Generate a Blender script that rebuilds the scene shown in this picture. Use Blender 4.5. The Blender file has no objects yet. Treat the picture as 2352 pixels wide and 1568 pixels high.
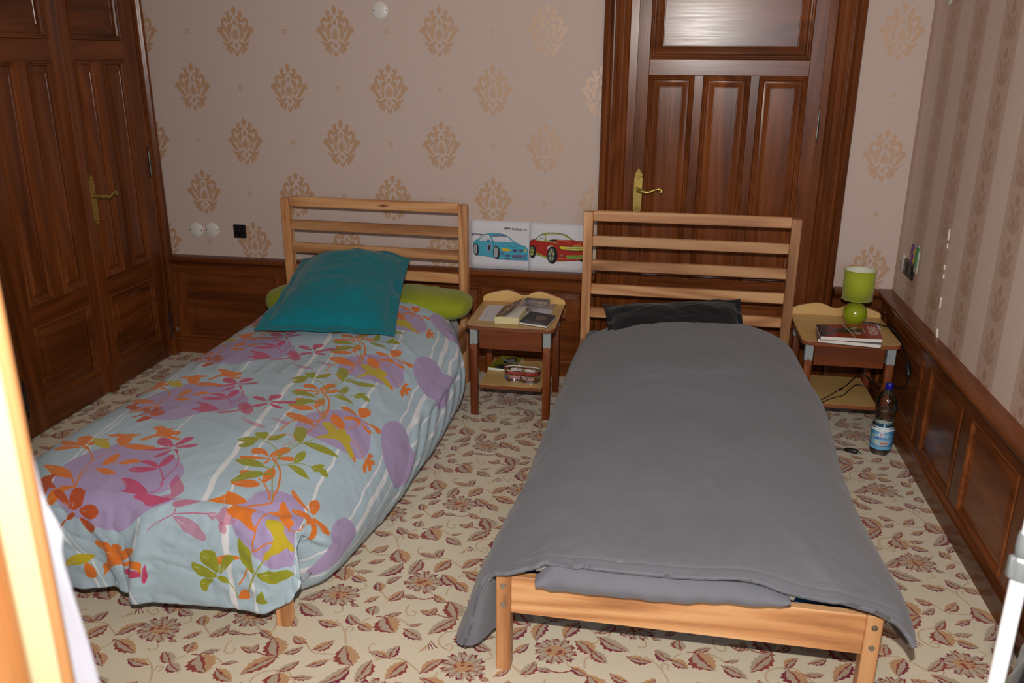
import bpy, bmesh, math, random
import numpy as np
from mathutils import Vector, Matrix, noise as mnoise
S = bpy.context.scene
COL = S.collection
PI = math.pi
random.seed(7)

# ------------------------------------------------------------------ camera, light, exposure
CAM = Vector((1.2537, -4.2977, 1.6188))
YAW, PITCH, ROLL, FPX = 0.17115, 0.32304, 0.004445, 1971.89
cd_ = bpy.data.cameras.new('camera')
co_ = bpy.data.objects.new('camera', cd_)
COL.objects.link(co_)
cd_.sensor_width = 36.0
cd_.lens = 36.0 * FPX / 2352
cd_.clip_start = 0.05
cd_.dof.use_dof = True
cd_.dof.focus_distance = 3.1
cd_.dof.aperture_fstop = 5.6
fwd0 = Vector((-math.sin(YAW), math.cos(YAW), 0)); rgt0 = Vector((math.cos(YAW), math.sin(YAW), 0)); up0 = Vector((0, 0, 1))
fwd = math.cos(PITCH) * fwd0 - math.sin(PITCH) * up0
upv = math.cos(PITCH) * up0 + math.sin(PITCH) * fwd0
rgt = math.cos(ROLL) * rgt0 + math.sin(ROLL) * upv
upc = -math.sin(ROLL) * rgt0 + math.cos(ROLL) * upv
co_.matrix_world = Matrix(((rgt.x, upc.x, -fwd.x, CAM.x), (rgt.y, upc.y, -fwd.y, CAM.y), (rgt.z, upc.z, -fwd.z, CAM.z), (0, 0, 0, 1)))
S.camera = co_
S.view_settings.view_transform = 'Standard'
S.view_settings.look = 'None'
S.view_settings.gamma = 1.0
S.view_settings.exposure = 0.0
S.view_settings.use_curve_mapping = False

def lamp(name, kind, loc, energy, color, target=None, **kw):
    d = bpy.data.lights.new(name, kind)
    d.energy = energy; d.color = color
    for k, v in kw.items(): setattr(d, k, v)
    o = bpy.data.objects.new(name, d); COL.objects.link(o); o.location = loc
    if target is not None:
        o.rotation_euler = (Vector(target) - Vector(loc)).to_track_quat('-Z', 'Y').to_euler()
    return o
W = bpy.data.worlds.new('world'); S.world = W; W.use_nodes = True
W.node_tree.nodes['Background'].inputs[0].default_value = (0.55, 0.68, 0.9, 1)
W.node_tree.nodes['Background'].inputs[1].default_value = 0.4
# the camera's own flash, a little above the lens
FLASH = lamp('camera_flash', 'SPOT', (1.246, -4.285, 1.862), 262.0, (1.0, 0.935, 0.86), (1.0, -1.3, 0.62),
             spot_size=math.radians(122), spot_blend=0.9, shadow_soft_size=0.018)
# daylight through the window in the front wall behind the photographer
DAY = lamp('window_daylight', 'AREA', (1.82, -5.72, 1.75), 34.0, (0.74, 0.87, 1.0), (0.6, 0, 1.2),
           shape='RECTANGLE', size=1.05, size_y=1.3)
S.cycles.transparent_max_bounces = 32

# ------------------------------------------------------------------ helpers
def tag(o, label=None, cat=None, group=None, kind=None):
    if label: o['label'] = label
    if cat: o['category'] = cat
    if group: o['group'] = group
    if kind: o['kind'] = kind
    return o
def empty(name, loc=(0, 0, 0), rz=0.0, **kw):
    o = bpy.data.objects.new(name, None); COL.objects.link(o)
    o.location = loc; o.rotation_euler = (0, 0, rz); o.empty_display_size = 0.05
    return tag(o, **kw)
def link(name, me, mat=None, parent=None, smooth=False, **kw):
    if mat is not None:
        for m in (mat if isinstance(mat, (list, tuple)) else [mat]): me.materials.append(m)
    o = bpy.data.objects.new(name, me); COL.objects.link(o)
    if parent is not None: o.parent = parent
    if smooth:
        me.polygons.foreach_set('use_smooth', [True] * len(me.polygons))
        if smooth is not True: me.set_sharp_from_angle(angle=math.radians(smooth))
    me.update()
    return tag(o, **kw)
class MB:
    def __init__(s): s.bm = bmesh.new(); s.mi = 0
    def box(s, x0, x1, y0, y1, z0, z1, bev=0.0, seg=1):
        b = s.bm
        vs = [b.verts.new((x, y, z)) for z in (z0, z1) for y in (y0, y1) for x in (x0, x1)]
        fs = [b.faces.new([vs[i] for i in q]) for q in ((0, 2, 3, 1), (4, 5, 7, 6), (0, 1, 5, 4), (2, 6, 7, 3), (0, 4, 6, 2), (1, 3, 7, 5))]
        for f in fs: f.material_index = s.mi
        if bev > 0:
            es = list({e for f in fs for e in f.edges})
            r = bmesh.ops.bevel(b, geom=es, offset=bev, segments=seg, profile=0.5, affect='EDGES')
        return s
    def prism(s, pts, axis, a0, a1, bev=0.0, seg=1, mp=None):
        """closed 2D outline extruded along axis (x,y,z) or through map mp(p,q,a)"""
        b = s.bm
        if mp is None:
            mp = {'z': lambda p, q, a: (p, q, a), 'y': lambda p, q, a: (p, a, q), 'x': lambda p, q, a: (a, p, q)}[axis]
        lo = [b.verts.new(mp(p, q, a0)) for p, q in pts]; hi = [b.verts.new(mp(p, q, a1)) for p, q in pts]
        n = len(pts); fs = []
        for i in range(n):
            j = (i + 1) % n
            fs.append(b.faces.new((lo[i], lo[j], hi[j], hi[i])))
        c0 = b.faces.new(lo[::-1]); c1 = b.faces.new(hi)
        for f in fs + [c0, c1]: f.material_index = s.mi
        if bev > 0:
            es = list(set(c0.edges) | set(c1.edges))
            bmesh.ops.bevel(b, geom=es, offset=bev, segments=seg, profile=0.5, affect='EDGES')
        return s
    def lathe(s, prof, cx=0, cy=0, n=32, cap=True, lobes=None):
        b = s.bm; rings = []
        for r, z in prof:
            ring = []
            for k in range(n):
                a = 2 * PI * k / n
                rr = r if lobes is None else r * lobes(a, z)
                ring.append(b.verts.new((cx + rr * math.cos(a), cy + rr * math.sin(a), z)))
            rings.append(ring)
        for A, B in zip(rings, rings[1:]):
            for k in range(n):
                j = (k + 1) % n
                f = b.faces.new((A[k], A[j], B[j], B[k])); f.material_index = s.mi
        if cap:
            f = b.faces.new(rings[0][::-1]); f.material_index = s.mi
            f = b.faces.new(rings[-1]); f.material_index = s.mi
        return s
    def tube(s, pts, r, n=8, cap=True):
        b = s.bm; P = [Vector(p) for p in pts]; rs = r if isinstance(r, (list, tuple)) else [r] * len(P)
        rings = []; ref = None
        for i, p in enumerate(P):
            t = (P[min(i + 1, len(P) - 1)] - P[max(i - 1, 0)]).normalized()
            if ref is None:
                ref = Vector((0, 0, 1)) if abs(t.z) < 0.9 else Vector((1, 0, 0))
            u = (ref - t * ref.dot(t)).normalized(); v = t.cross(u); ref = u
            rings.append([b.verts.new(p + rs[i] * (math.cos(2 * PI * k / n) * u + math.sin(2 * PI * k / n) * v)) for k in range(n)])
        for A, B in zip(rings, rings[1:]):
            for k in range(n):
                j = (k + 1) % n
                f = b.faces.new((A[k], A[j], B[j], B[k])); f.material_index = s.mi
        if cap:
            b.faces.new(rings[0][::-1]); b.faces.new(rings[-1])
        return s
    def poly(s, pts):
        f = s.bm.faces.new([s.bm.verts.new(p) for p in pts]); f.material_index = s.mi; return s
    def mesh(s, name='mesh', fix=True):
        if fix: bmesh.ops.recalc_face_normals(s.bm, faces=s.bm.faces[:])
        me = bpy.data.meshes.new(name); s.bm.to_mesh(me); s.bm.free(); return me
    def build(s, name, mat=None, parent=None, smooth=False, fix=True, **kw):
        return link(name, s.mesh(name, fix), mat, parent, smooth, **kw)
def box(name, mat, parent, x0, x1, y0, y1, z0, z1, bev=0.002, **kw):
    return MB().box(x0, x1, y0, y1, z0, z1, bev).build(name, mat, parent, **kw)
def cr(pts, n, closed=False):
    """Catmull-Rom through points, n steps per span"""
    P = np.array(pts, float); m = len(P)
    if closed: idx = lambda i: P[i % m]
    else:
        def idx(i):
            if i < 0: return 2 * P[0] - P[1]
            if i >= m: return 2 * P[-1] - P[-2]
            return P[i]
    out = []
    for i in range(m if closed else m - 1):
        a, b, c, d = idx(i - 1), idx(i), idx(i + 1), idx(i + 2)
        for k in range(n):
            t = k / n
            out.append(0.5 * (2 * b + (c - a) * t + (2 * a - 5 * b + 4 * c - d) * t * t + (3 * b - a - 3 * c + d) * t ** 3))
    if not closed: out.append(P[-1])
    return np.array(out)
def crN(P, N):
    """resample an array of points (m,...) to N by Catmull-Rom on the index"""
    m = len(P); E = np.concatenate([[2 * P[0] - P[1]], P, [2 * P[-1] - P[-2]]])
    t = np.linspace(0, m - 1, N); i = np.minimum(t.astype(int), m - 2); f = (t - i).reshape((-1,) + (1,) * (P.ndim - 1))
    a, b, c, d = E[i], E[i + 1], E[i + 2], E[i + 3]
    return 0.5 * (2 * b + (c - a) * f + (2 * a - 5 * b + 4 * c - d) * f * f + (3 * b - a - 3 * c + d) * f ** 3)
def grid_mesh(name, G, uv=None, mask=None):
    nv, nu = G.shape[:2]
    f = [(j * nu + i, j * nu + i + 1, (j + 1) * nu + i + 1, (j + 1) * nu + i) for j in range(nv - 1) for i in range(nu - 1) if mask is None or mask[j, i]]
    me = bpy.data.meshes.new(name); me.from_pydata([tuple(p) for p in G.reshape(-1, 3)], [], f)
    if uv is not None:
        L = me.uv_layers.new(name='UVMap'); U = uv.reshape(-1, 2)
        li = np.zeros(len(me.loops), int); me.loops.foreach_get('vertex_index', li)
        L.data.foreach_set('uv', U[li].astype(np.float32).ravel())
    return me
def normals_of(G):
    du = np.gradient(G, axis=1); dv = np.gradient(G, axis=0)
    n = np.cross(du, dv); n /= np.linalg.norm(n, axis=2, keepdims=True) + 1e-9
    return n
def nz(x, y, z=0.0): return mnoise.noise(Vector((x, y, z)))

# ------------------------------------------------------------------ small rasteriser for flat prints
def hexc(h): return np.array([int(h[i:i + 2], 16) / 255 for i in (0, 2, 4)])
class Ras:
    """paints flat print (pattern colours only) into a generated image; y up; metres"""
    def __init__(s, w, h, ppm, bg, wrap=False, ss=2):
        s.w, s.h, s.k, s.ss, s.wrap = w, h, ppm * ss, ss, wrap
        s.W, s.H = int(round(w * ppm)) * ss, int(round(h * ppm)) * ss
        s.kx, s.ky = s.W / w, s.H / h
        s.A = np.empty((s.H, s.W, 3), np.float32); s.A[:] = hexc(bg) if isinstance(bg, str) else bg
    def poly(s, pts, c, al=1.0):
        P = np.array(pts, float)
        if isinstance(c, str): c = hexc(c)
        if s.wrap:
            P = P - np.floor(P.mean(0) / (s.w, s.h)) * (s.w, s.h)
            for ox in (-s.w, 0, s.w):
                for oy in (-s.h, 0, s.h):
                    Q = P + (ox, oy)
                    if Q[:, 0].max() > 0 and Q[:, 0].min() < s.w and Q[:, 1].max() > 0 and Q[:, 1].min() < s.h: s._p(Q, c, al)
        else: s._p(P, c, al)
    def _p(s, P, c, al):
        X = P[:, 0] * s.kx; Y = P[:, 1] * s.ky
        x0, x1 = max(0, int(X.min()) - 1), min(s.W, int(X.max()) + 2); y0, y1 = max(0, int(Y.min()) - 1), min(s.H, int(Y.max()) + 2)
        if x1 <= x0 or y1 <= y0: return
        gx = np.arange(x0, x1) + 0.5; gy = np.arange(y0, y1) + 0.5
        M = np.zeros((len(gy), len(gx)), bool); n = len(X)
        for i in range(n):
            xa, ya, xb, yb = X[i], Y[i], X[(i + 1) % n], Y[(i + 1) % n]
            if ya == yb: continue
            r = np.nonzero((gy >= min(ya, yb)) & (gy < max(ya, yb)))[0]
            if len(r) == 0: continue
            xi = xa + (gy[r] - ya) * (xb - xa) / (yb - ya)
            M[r] ^= gx[None, :] >= xi[:, None]
        V = s.A[y0:y1, x0:x1]
        V[M] = V[M] * (1 - al) + np.asarray(c) * al
    def curve(s, pts, c, n=6, al=1.0): s.poly(cr(pts, n, True), c, al)
    def line(s, pts, w, c, n=6, al=1.0, w1=None):
        P = cr(pts, n) if n > 1 and len(pts) > 2 else np.array(pts, float)
        T = np.gradient(P, axis=0); T /= np.linalg.norm(T, axis=1, keepdims=True) + 1e-9
        N = np.stack([-T[:, 1], T[:, 0]], 1) * (np.linspace(w, w if w1 is None else w1, len(P))[:, None] / 2)
        s.poly(np.concatenate([P + N, (P - N)[::-1]]), c, al)
    def disc(s, x, y, rx, ry, c, al=1.0, rot=0.0, n=28):
        a = np.linspace(0, 2 * PI, n, endpoint=False); u, v = rx * np.cos(a), ry * np.sin(a)
        s.poly(np.stack([x + u * math.cos(rot) - v * math.sin(rot), y + u * math.sin(rot) + v * math.cos(rot)], 1), c, al)
    def text(s, txt, x, y, w, h, c, rot=0.0, shear=0.0, bold=0.0):
        """text stretched into a w x h box whose lower left corner is x, y, turned by rot"""
        T, (a0, b0, a1, b1) = text_tris(txt, bold)
        for t in T:
            p = (t - (a0, b0)) / (a1 - a0, b1 - b0) * (w, h)
            p[:, 0] += shear * p[:, 1]
            q = np.stack([x + p[:, 0] * math.cos(rot) - p[:, 1] * math.sin(rot), y + p[:, 0] * math.sin(rot) + p[:, 1] * math.cos(rot)], 1)
            s.poly(q, c)
    def image(s, name):
        a = s.A.reshape(s.H // s.ss, s.ss, s.W // s.ss, s.ss, 3).mean((1, 3))
        im = bpy.data.images.new(name, a.shape[1], a.shape[0])
        px = np.ones(a.shape[:2] + (4,), np.float32); px[..., :3] = a
        im.pixels.foreach_set(px.ravel()); im.update(); im.pack()
        return im
_TX = {}
def text_tris(txt, bold=0.0):
    if (txt, bold) in _TX: return _TX[(txt, bold)]
    cu = bpy.data.curves.new('txt', 'FONT'); cu.body = txt; cu.size = 1.0; cu.offset = bold; cu.resolution_u = 3
    o = bpy.data.objects.new('txt', cu); COL.objects.link(o)
    dg = bpy.context.evaluated_depsgraph_get(); dg.update()
    ev = o.evaluated_get(dg); me = ev.to_mesh(); me.calc_loop_triangles()
    V = np.array([v.co[:2] for v in me.vertices]); T = [V[list(t.vertices)].copy() for t in me.loop_triangles]
    ev.to_mesh_clear(); bpy.data.objects.remove(o); bpy.data.curves.remove(cu)
    bb = (V[:, 0].min(), V[:, 1].min(), V[:, 0].max(), V[:, 1].max())
    _TX[(txt, bold)] = (T, bb); return T, bb

# ------------------------------------------------------------------ materials
def lin(h):
    c = hexc(h) if isinstance(h, str) else np.array(h); return tuple(np.where(c <= 0.04045, c / 12.92, ((c + 0.055) / 1.055) ** 2.4)) + (1,)
class NT:
    def __init__(s, name):
        s.m = bpy.data.materials.new(name); s.m.use_nodes = True; s.t = s.m.node_tree
        s.b = s.t.nodes['Principled BSDF']; s.out = s.t.nodes['Material Output']
    def n(s, typ, ins=None, **kw):
        o = s.t.nodes.new(typ)
        for k, v in kw.items(): setattr(o, k, v)
        for k, v in (ins or {}).items(): s.put(o.inputs[k], v)
        return o
    def put(s, sock, v):
        if isinstance(v, bpy.types.NodeSocket): s.t.links.new(v, sock)
        elif isinstance(v, bpy.types.Node): s.t.links.new(v.outputs[0], sock)
        else: sock.default_value = v
    def set(s, **kw):
        names = dict(col='Base Color', rough='Roughness', metal='Metallic', spec='Specular IOR Level', coat='Coat Weight', coatr='Coat Roughness', ior='IOR',
                     trans='Transmission Weight', alpha='Alpha', normal='Normal', sheen='Sheen Weight', sheenr='Sheen Roughness', emit='Emission Color', emits='Emission Strength', sss='Subsurface Weight')
        for k, v in kw.items(): s.put(s.b.inputs[names[k]], v)
        return s
    def ramp(s, fac, stops):
        r = s.n('ShaderNodeValToRGB', {0: fac}); e = r.color_ramp.elements
        while len(e) < len(stops): e.new(0.5)
        for k, (p, c) in zip(e, stops): k.position = p; k.color = c if len(c) == 4 else tuple(c) + (1,)
        return r
    def bump(s, h, strength=0.2, dist=0.002): return s.n('ShaderNodeBump', {'Strength': strength, 'Distance': dist, 'Height': h})
def plain(name, c, rough=0.5, **kw):
    t = NT(name); t.set(col=lin(c), rough=rough, **kw); return t.m
_WD = {}
def wood(kind, axis='z'):
    if (kind, axis) in _WD: return _WD[(kind, axis)]
    dark = kind == 'walnut'
    cols, rough, coat, fig = {'walnut': (('4c2711', '6a3819', '814823'), 0.235, 0.0, 0.55), 'pine': (('915f3a', 'bd8556', 'cf9f70'), 0.45, 0.1, 1.2),
                        'alder': (('54230a', '70330e', '874416'), 0.38, 0.1, 0.5), 'oakedge': (('6e4020', '83562f', '966a40'), 0.45, 0.1, 1.0), 'pale': (('918868', '9a9170', 'a49a7a'), 0.45, 0.1, 0.4),
                        'maple': (('c29a5e', 'cda769', 'd4b077'), 0.4, 0.1, 0.3), 'edging': (('6b3a20', '7d4427', '87502f'), 0.35, 0.2, 0.4)}[kind]
    t = NT('wood_%s_%s' % (kind, axis))
    tc = t.n('ShaderNodeTexCoord'); oi = t.n('ShaderNodeObjectInfo')
    off = t.n('ShaderNodeVectorMath', {0: oi.outputs['Random'], 1: (17.0, 31.0, 23.0)}, operation='MULTIPLY')
    add = t.n('ShaderNodeVectorMath', {0: tc.outputs['Object'], 1: off}, operation='ADD')
    def sc(a, b): return {'x': (a, b, b), 'y': (b, a, b), 'z': (b, b, a)}[axis]
    m1 = t.n('ShaderNodeMapping', {0: add, 3: sc(1.1, 9.0)}); m2 = t.n('ShaderNodeMapping', {0: add, 3: sc(5.0, 190.0)}); m3 = t.n('ShaderNodeMapping', {0: add, 3: sc(0.55, 5.0)})
    n1 = t.n('ShaderNodeTexNoise', {'Vector': m1, 'Scale': 1.0, 'Detail': 4.0, 'Roughness': 0.55, 'Distortion': 0.4})
    n2 = t.n('ShaderNodeTexNoise', {'Vector': m2, 'Scale': 1.0, 'Detail': 3.0, 'Roughness': 0.6})
    n3 = t.n('ShaderNodeTexNoise', {'Vector': m3, 'Scale': 1.0, 'Detail': 1.0, 'Distortion': 0.6})
    rg = t.n('ShaderNodeMath', {0: n3.outputs[0], 1: 38.0 if kind == 'pine' else 46.0}, operation='MULTIPLY')
    sn = t.n('ShaderNodeMath', {0: rg}, operation='SINE')
    a = t.n('ShaderNodeMath', {0: sn, 1: 0.14 * fig, 2: n1.outputs[0]}, operation='MULTIPLY_ADD')
    n2c = t.n('ShaderNodeMath', {0: n2.outputs[0], 1: 0.5}, operation='SUBTRACT')
    f = t.n('ShaderNodeMath', {0: n2c, 1: 0.35 if not dark else 0.30, 2: a}, operation='MULTIPLY_ADD')
    r = t.ramp(f, [(0.22, lin(cols[0])), (0.5, lin(cols[1])), (0.78, lin(cols[2]))])
    hv = t.n('ShaderNodeMath', {0: oi.outputs['Random'], 1: 0.35, 2: 0.82}, operation='MULTIPLY_ADD')
    hs = t.n('ShaderNodeHueSaturation', {'Value': hv, 'Color': r.outputs[0]})
    colr = hs.outputs[0]
    if kind == 'pine':   # knots
        mk = t.n('ShaderNodeMapping', {0: add, 3: {'x': (2.2, 0, 9.0), 'y': (0, 2.2, 9.0), 'z': (9.0, 0, 2.2)}[axis]})
        vo = t.n('ShaderNodeTexVoronoi', {'Vector': mk, 'Scale': 1.0, 'Randomness': 1.0})
        kr = t.ramp(vo.outputs['Distance'], [(0.02, (.9, .9, .9)), (0.085, (0, 0, 0))])
        mx = t.n('ShaderNodeMix', {0: kr.outputs[0], 6: colr, 7: lin('50240f')}, data_type='RGBA'); colr = mx.outputs[2]
    rr = t.n('ShaderNodeMath', {0: n2.outputs[0], 1: 0.14, 2: rough - 0.07}, operation='MULTIPLY_ADD')
    t.set(col=colr, rough=rr, coat=coat, coatr=0.18, spec=0.28 if dark else 0.5, normal=t.bump(f, 0.10, 0.0012))
    _WD[(kind, axis)] = t.m; return t.m
def fabric(name, c, scale=900.0, rough=0.9, bump=0.15, sheen=0.15, var=0.08):
    t = NT(name); tc = t.n('ShaderNodeTexCoord')
    n1 = t.n('ShaderNodeTexNoise', {'Vector': tc.outputs['Object'], 'Scale': scale, 'Detail': 2.0})
    n2 = t.n('ShaderNodeTexNoise', {'Vector': tc.outputs['Object'], 'Scale': 6.0, 'Detail': 4.0})
    c = np.array(lin(c))[:3]
    r = t.ramp(n2.outputs[0], [(0.3, tuple(c * (1 - var))), (0.7, tuple(c * (1 + var)))])
    h = t.n('ShaderNodeMath', {0: n2.outputs[0], 1: 3.0, 2: n1.outputs[0]}, operation='MULTIPLY_ADD')
    t.set(col=r.outputs[0], rough=rough, sheen=sheen, sheenr=0.5, spec=0.2, normal=t.bump(h, bump, 0.0015)); return t.m
def printed(name, im, rough=0.5, coat=0.0, uvname=None, spec=0.4, bumpscale=0.0, interp='Linear'):
    t = NT(name); tx = t.n('ShaderNodeTexImage', image=im, interpolation=interp, extension='EXTEND')
    if bumpscale:
        tc = t.n('ShaderNodeTexCoord')
        n1 = t.n('ShaderNodeTexNoise', {'Vector': tc.outputs['Object'], 'Scale': bumpscale, 'Detail': 3.0})
        n2 = t.n('ShaderNodeTexNoise', {'Vector': tc.outputs['Object'], 'Scale': 11.0, 'Detail': 5.0})
        h = t.n('ShaderNodeMath', {0: n2.outputs[0], 1: 3.0, 2: n1.outputs[0]}, operation='MULTIPLY_ADD')
        t.set(normal=t.bump(h, 0.45, 0.003), sheen=0.1)
    t.set(col=tx.outputs[0], rough=rough, coat=coat, spec=spec); return t.m
def uv_rect(me, fidx, us):
    L = me.uv_layers.get('UVMap') or me.uv_layers.new(name='UVMap')
    for k, li in enumerate(me.polygons[fidx].loop_indices): L.data[li].uv = us[k]
MAT = dict(
    brass=plain('brass', 'a58c48', 0.34, metal=0.65), steel=plain('steel', 'b8b8b4', 0.25, metal=1.0), hinge=plain('hinge_metal', '6d6a66', 0.35, metal=1.0),
    white=plain('white_plastic', 'd9d6d0', 0.35), black=plain('black_plastic', '141316', 0.42), darkcord=plain('cord_rubber', '141214', 0.4),
    grey=plain('grey_plastic', '9aa0a4', 0.4), paper=plain('paper', 'd9d6da', 0.8), pages=plain('book_pages', 'cfc49a', 0.9), pagew=plain('white_pages', 'dcd9cf', 0.85))

# ------------------------------------------------------------------ wallpaper and carpet prints
def damask():
    R = Ras(0.53, 0.5434, 1400, '000000', wrap=True)
    half = ['0,0;.07,.04;.14,.09;.10,.13;.07,.17;0,.2', '.28,.09;.36,.13;.50,.115;.43,.17;.41,.22;.35,.27;.37,.31;.22,.34;.16,.27;.08,.24;.10,.2;.2,.22;.27,.2;.22,.15',
            '.39,.27;.52,.225;.66,.25;.745,.31;.72,.40;.64,.45;.56,.51;.48,.53;.44,.47;.55,.40;.6,.345;.55,.30;.5,.33;.45,.31;.42,.36;.36,.32',
            '.40,.68;.50,.6;.60,.53;.66,.44;.73,.405;.78,.42;.84,.405;.88,.43;.93,.425;.94,.465;1.0,.49;.99,.53;.91,.505;.88,.54;.83,.54;.80,.58;.73,.60;.70,.64;.62,.66;.55,.70;.42,.71',
            '.12,.37;.20,.335;.34,.36;.44,.42;.42,.5;.45,.57;.38,.64;.28,.66;.23,.63;.27,.55;.23,.47;.15,.42', '.0,.28;.08,.31;.09,.35;.04,.385;0,.39',
            '0,.44;.1,.47;.2,.54;.2,.6;.1,.655;0,.66', '.12,.685;.25,.70;.42,.735;.60,.72;.75,.68;.71,.74;.58,.79;.42,.80;.28,.775;.14,.72',
            '.20,.80;.35,.79;.52,.80;.61,.86;.5,.86;.47,.915;.36,.915;.30,.96;.22,.90;.15,.85', '0,.72;.08,.755;.07,.80;0,.825', '0,1.0;.10,.955;.14,.88;.08,.845;.05,.9;0,.93']
    cut = ['.03,.64;.1,.6;.1,.53;.03,.47', '.3,.62;.36,.54;.33,.45', '.12,.72;.02,.68;0,.665', '.2,.8;.34,.86;.36,.9', '.28,.69;.22,.6;.24,.5;.18,.42', '.34,.69;.5,.62;.62,.53;.7,.47', '.06,.46;.16,.52;.17,.6']
    def motif(cx, cy):
        for sg in (1, -1):
            for h in half:
                P = [tuple(map(float, q.split(','))) for q in h.split(';')]
                R.poly([(cx + sg * x * 0.1, cy + 0.1225 - y * 0.245) for x, y in P], 'ffffff')
            for h in cut:
                P = [tuple(map(float, q.split(','))) for q in h.split(';')]
                R.line([(cx + sg * x * 0.1, cy + 0.1225 - y * 0.245) for x, y in P], 0.0026, '000000')
    def bud(cx, cy):
        for k in range(5):
            a = PI / 2 + k * 2 * PI / 5
            R.disc(cx + 0.0085 * math.cos(a), cy + 0.0085 * math.sin(a), 0.0052, 0.0045, 'cccccc')
        R.line([(cx, cy - 0.008), (cx + 0.001, cy - 0.022), (cx, cy - 0.034)], 0.0025, '888888')
    motif(0, 0); motif(0.265, 0.2717); bud(0.265, 0.0); bud(0, 0.2717)
    return R.image('damask_print')
def stripes():
    R = Ras(0.33, 0.30, 1300, '000000', wrap=True)
    R.poly([(0, -.1), (.165, -.1), (.165, .5), (0, .5)], '7a7a7a')
    for x in (0.006, 0.020, 0.145, 0.159): R.poly([(x - .0012, -.1), (x + .0012, -.1), (x + .0012, .5), (x - .0012, .5)], '555555')
    for cy in (0.0, 0.15):
        for sg in (1, -1):
            x0 = 0.0825
            for w, y, l, b in ((.052, .02, .06, .2), (.045, .075, .05, -.2), (.03, .04, .07, .3), (.02, .1, .05, .2)):
                R.poly([(x0 + sg * px, cy + py) for px, py in cr([(0.002, y), (w * .5, y + .006), (w, y + l * .45), (w * .72, y + l * .8), (w * .55, y + l * .5), (w * .2, y + l * .42)], 4, True)], 'c8c8c8')
            R.line([(x0 + sg * .05, cy + .01), (x0 + sg * .04, cy + .07), (x0 + sg * .055, cy + .11), (x0 + sg * .045, cy + .15)], .003, 'b0b0b0')
        R.disc(x0, cy + .13, .012, .018, 'e0e0e0'); R.disc(x0, cy + .05, .006, .022, 'e0e0e0')
    return R.image('stripe_print')
def wallpaper(name, im, axis, period, origin, g0, g1, ink):
    t = NT(name); tc = t.n('ShaderNodeTexCoord')
    sep = t.n('ShaderNodeSeparateXYZ', {0: tc.outputs['Object']})
    mx = {'x': 0, 'y': 1}[axis]
    u = t.n('ShaderNodeMath', {0: t.n('ShaderNodeMath', {0: sep.outputs[mx], 1: origin[0]}, operation='SUBTRACT'), 1: period[0]}, operation='DIVIDE')
    v = t.n('ShaderNodeMath', {0: t.n('ShaderNodeMath', {0: sep.outputs[2], 1: origin[1]}, operation='SUBTRACT'), 1: period[1]}, operation='DIVIDE')
    uv = t.n('ShaderNodeCombineXYZ', {0: u, 1: v})
    tx = t.n('ShaderNodeTexImage', {0: uv}, image=im, extension='REPEAT'); tx.image.colorspace_settings.name = 'Non-Color'
    mp = t.n('ShaderNodeMapping', {0: tc.outputs['Object'], 3: (420, 420, 60)})
    n1 = t.n('ShaderNodeTexNoise', {'Vector': mp, 'Scale': 1.0, 'Detail': 3.0})
    r = t.ramp(n1.outputs[0], [(0.3, lin(g0)), (0.7, lin(g1))])
    fac = tx.outputs[0]
    mc = t.n('ShaderNodeMix', {0: fac, 6: r.outputs[0], 7: lin(ink)}, data_type='RGBA')
    met = t.n('ShaderNodeMath', {0: fac, 1: 0.0}, operation='MULTIPLY')
    ro = t.n('ShaderNodeMath', {0: fac, 1: -0.30, 2: 0.74}, operation='MULTIPLY_ADD')
    t.set(col=mc.outputs[2], metal=met, rough=ro, spec=t.n('ShaderNodeMath', {0: fac, 1: .7, 2: .3}, operation='MULTIPLY_ADD'), normal=t.bump(n1.outputs[0], 0.25, 0.0006))
    return t.m
MAT['damask'] = wallpaper('damask_wallpaper', damask(), 'x', (0.53, 0.5434), (-0.9144 + 0.0, 1.7218), 'bfaba2', 'cbb8af', 'ba9373')
MAT['stripe'] = wallpaper('striped_wallpaper', stripes(), 'y', (0.33, 0.30), (-0.385, 0.0), 'dac5b8', 'e5d2c6', 'b48f76')
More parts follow.
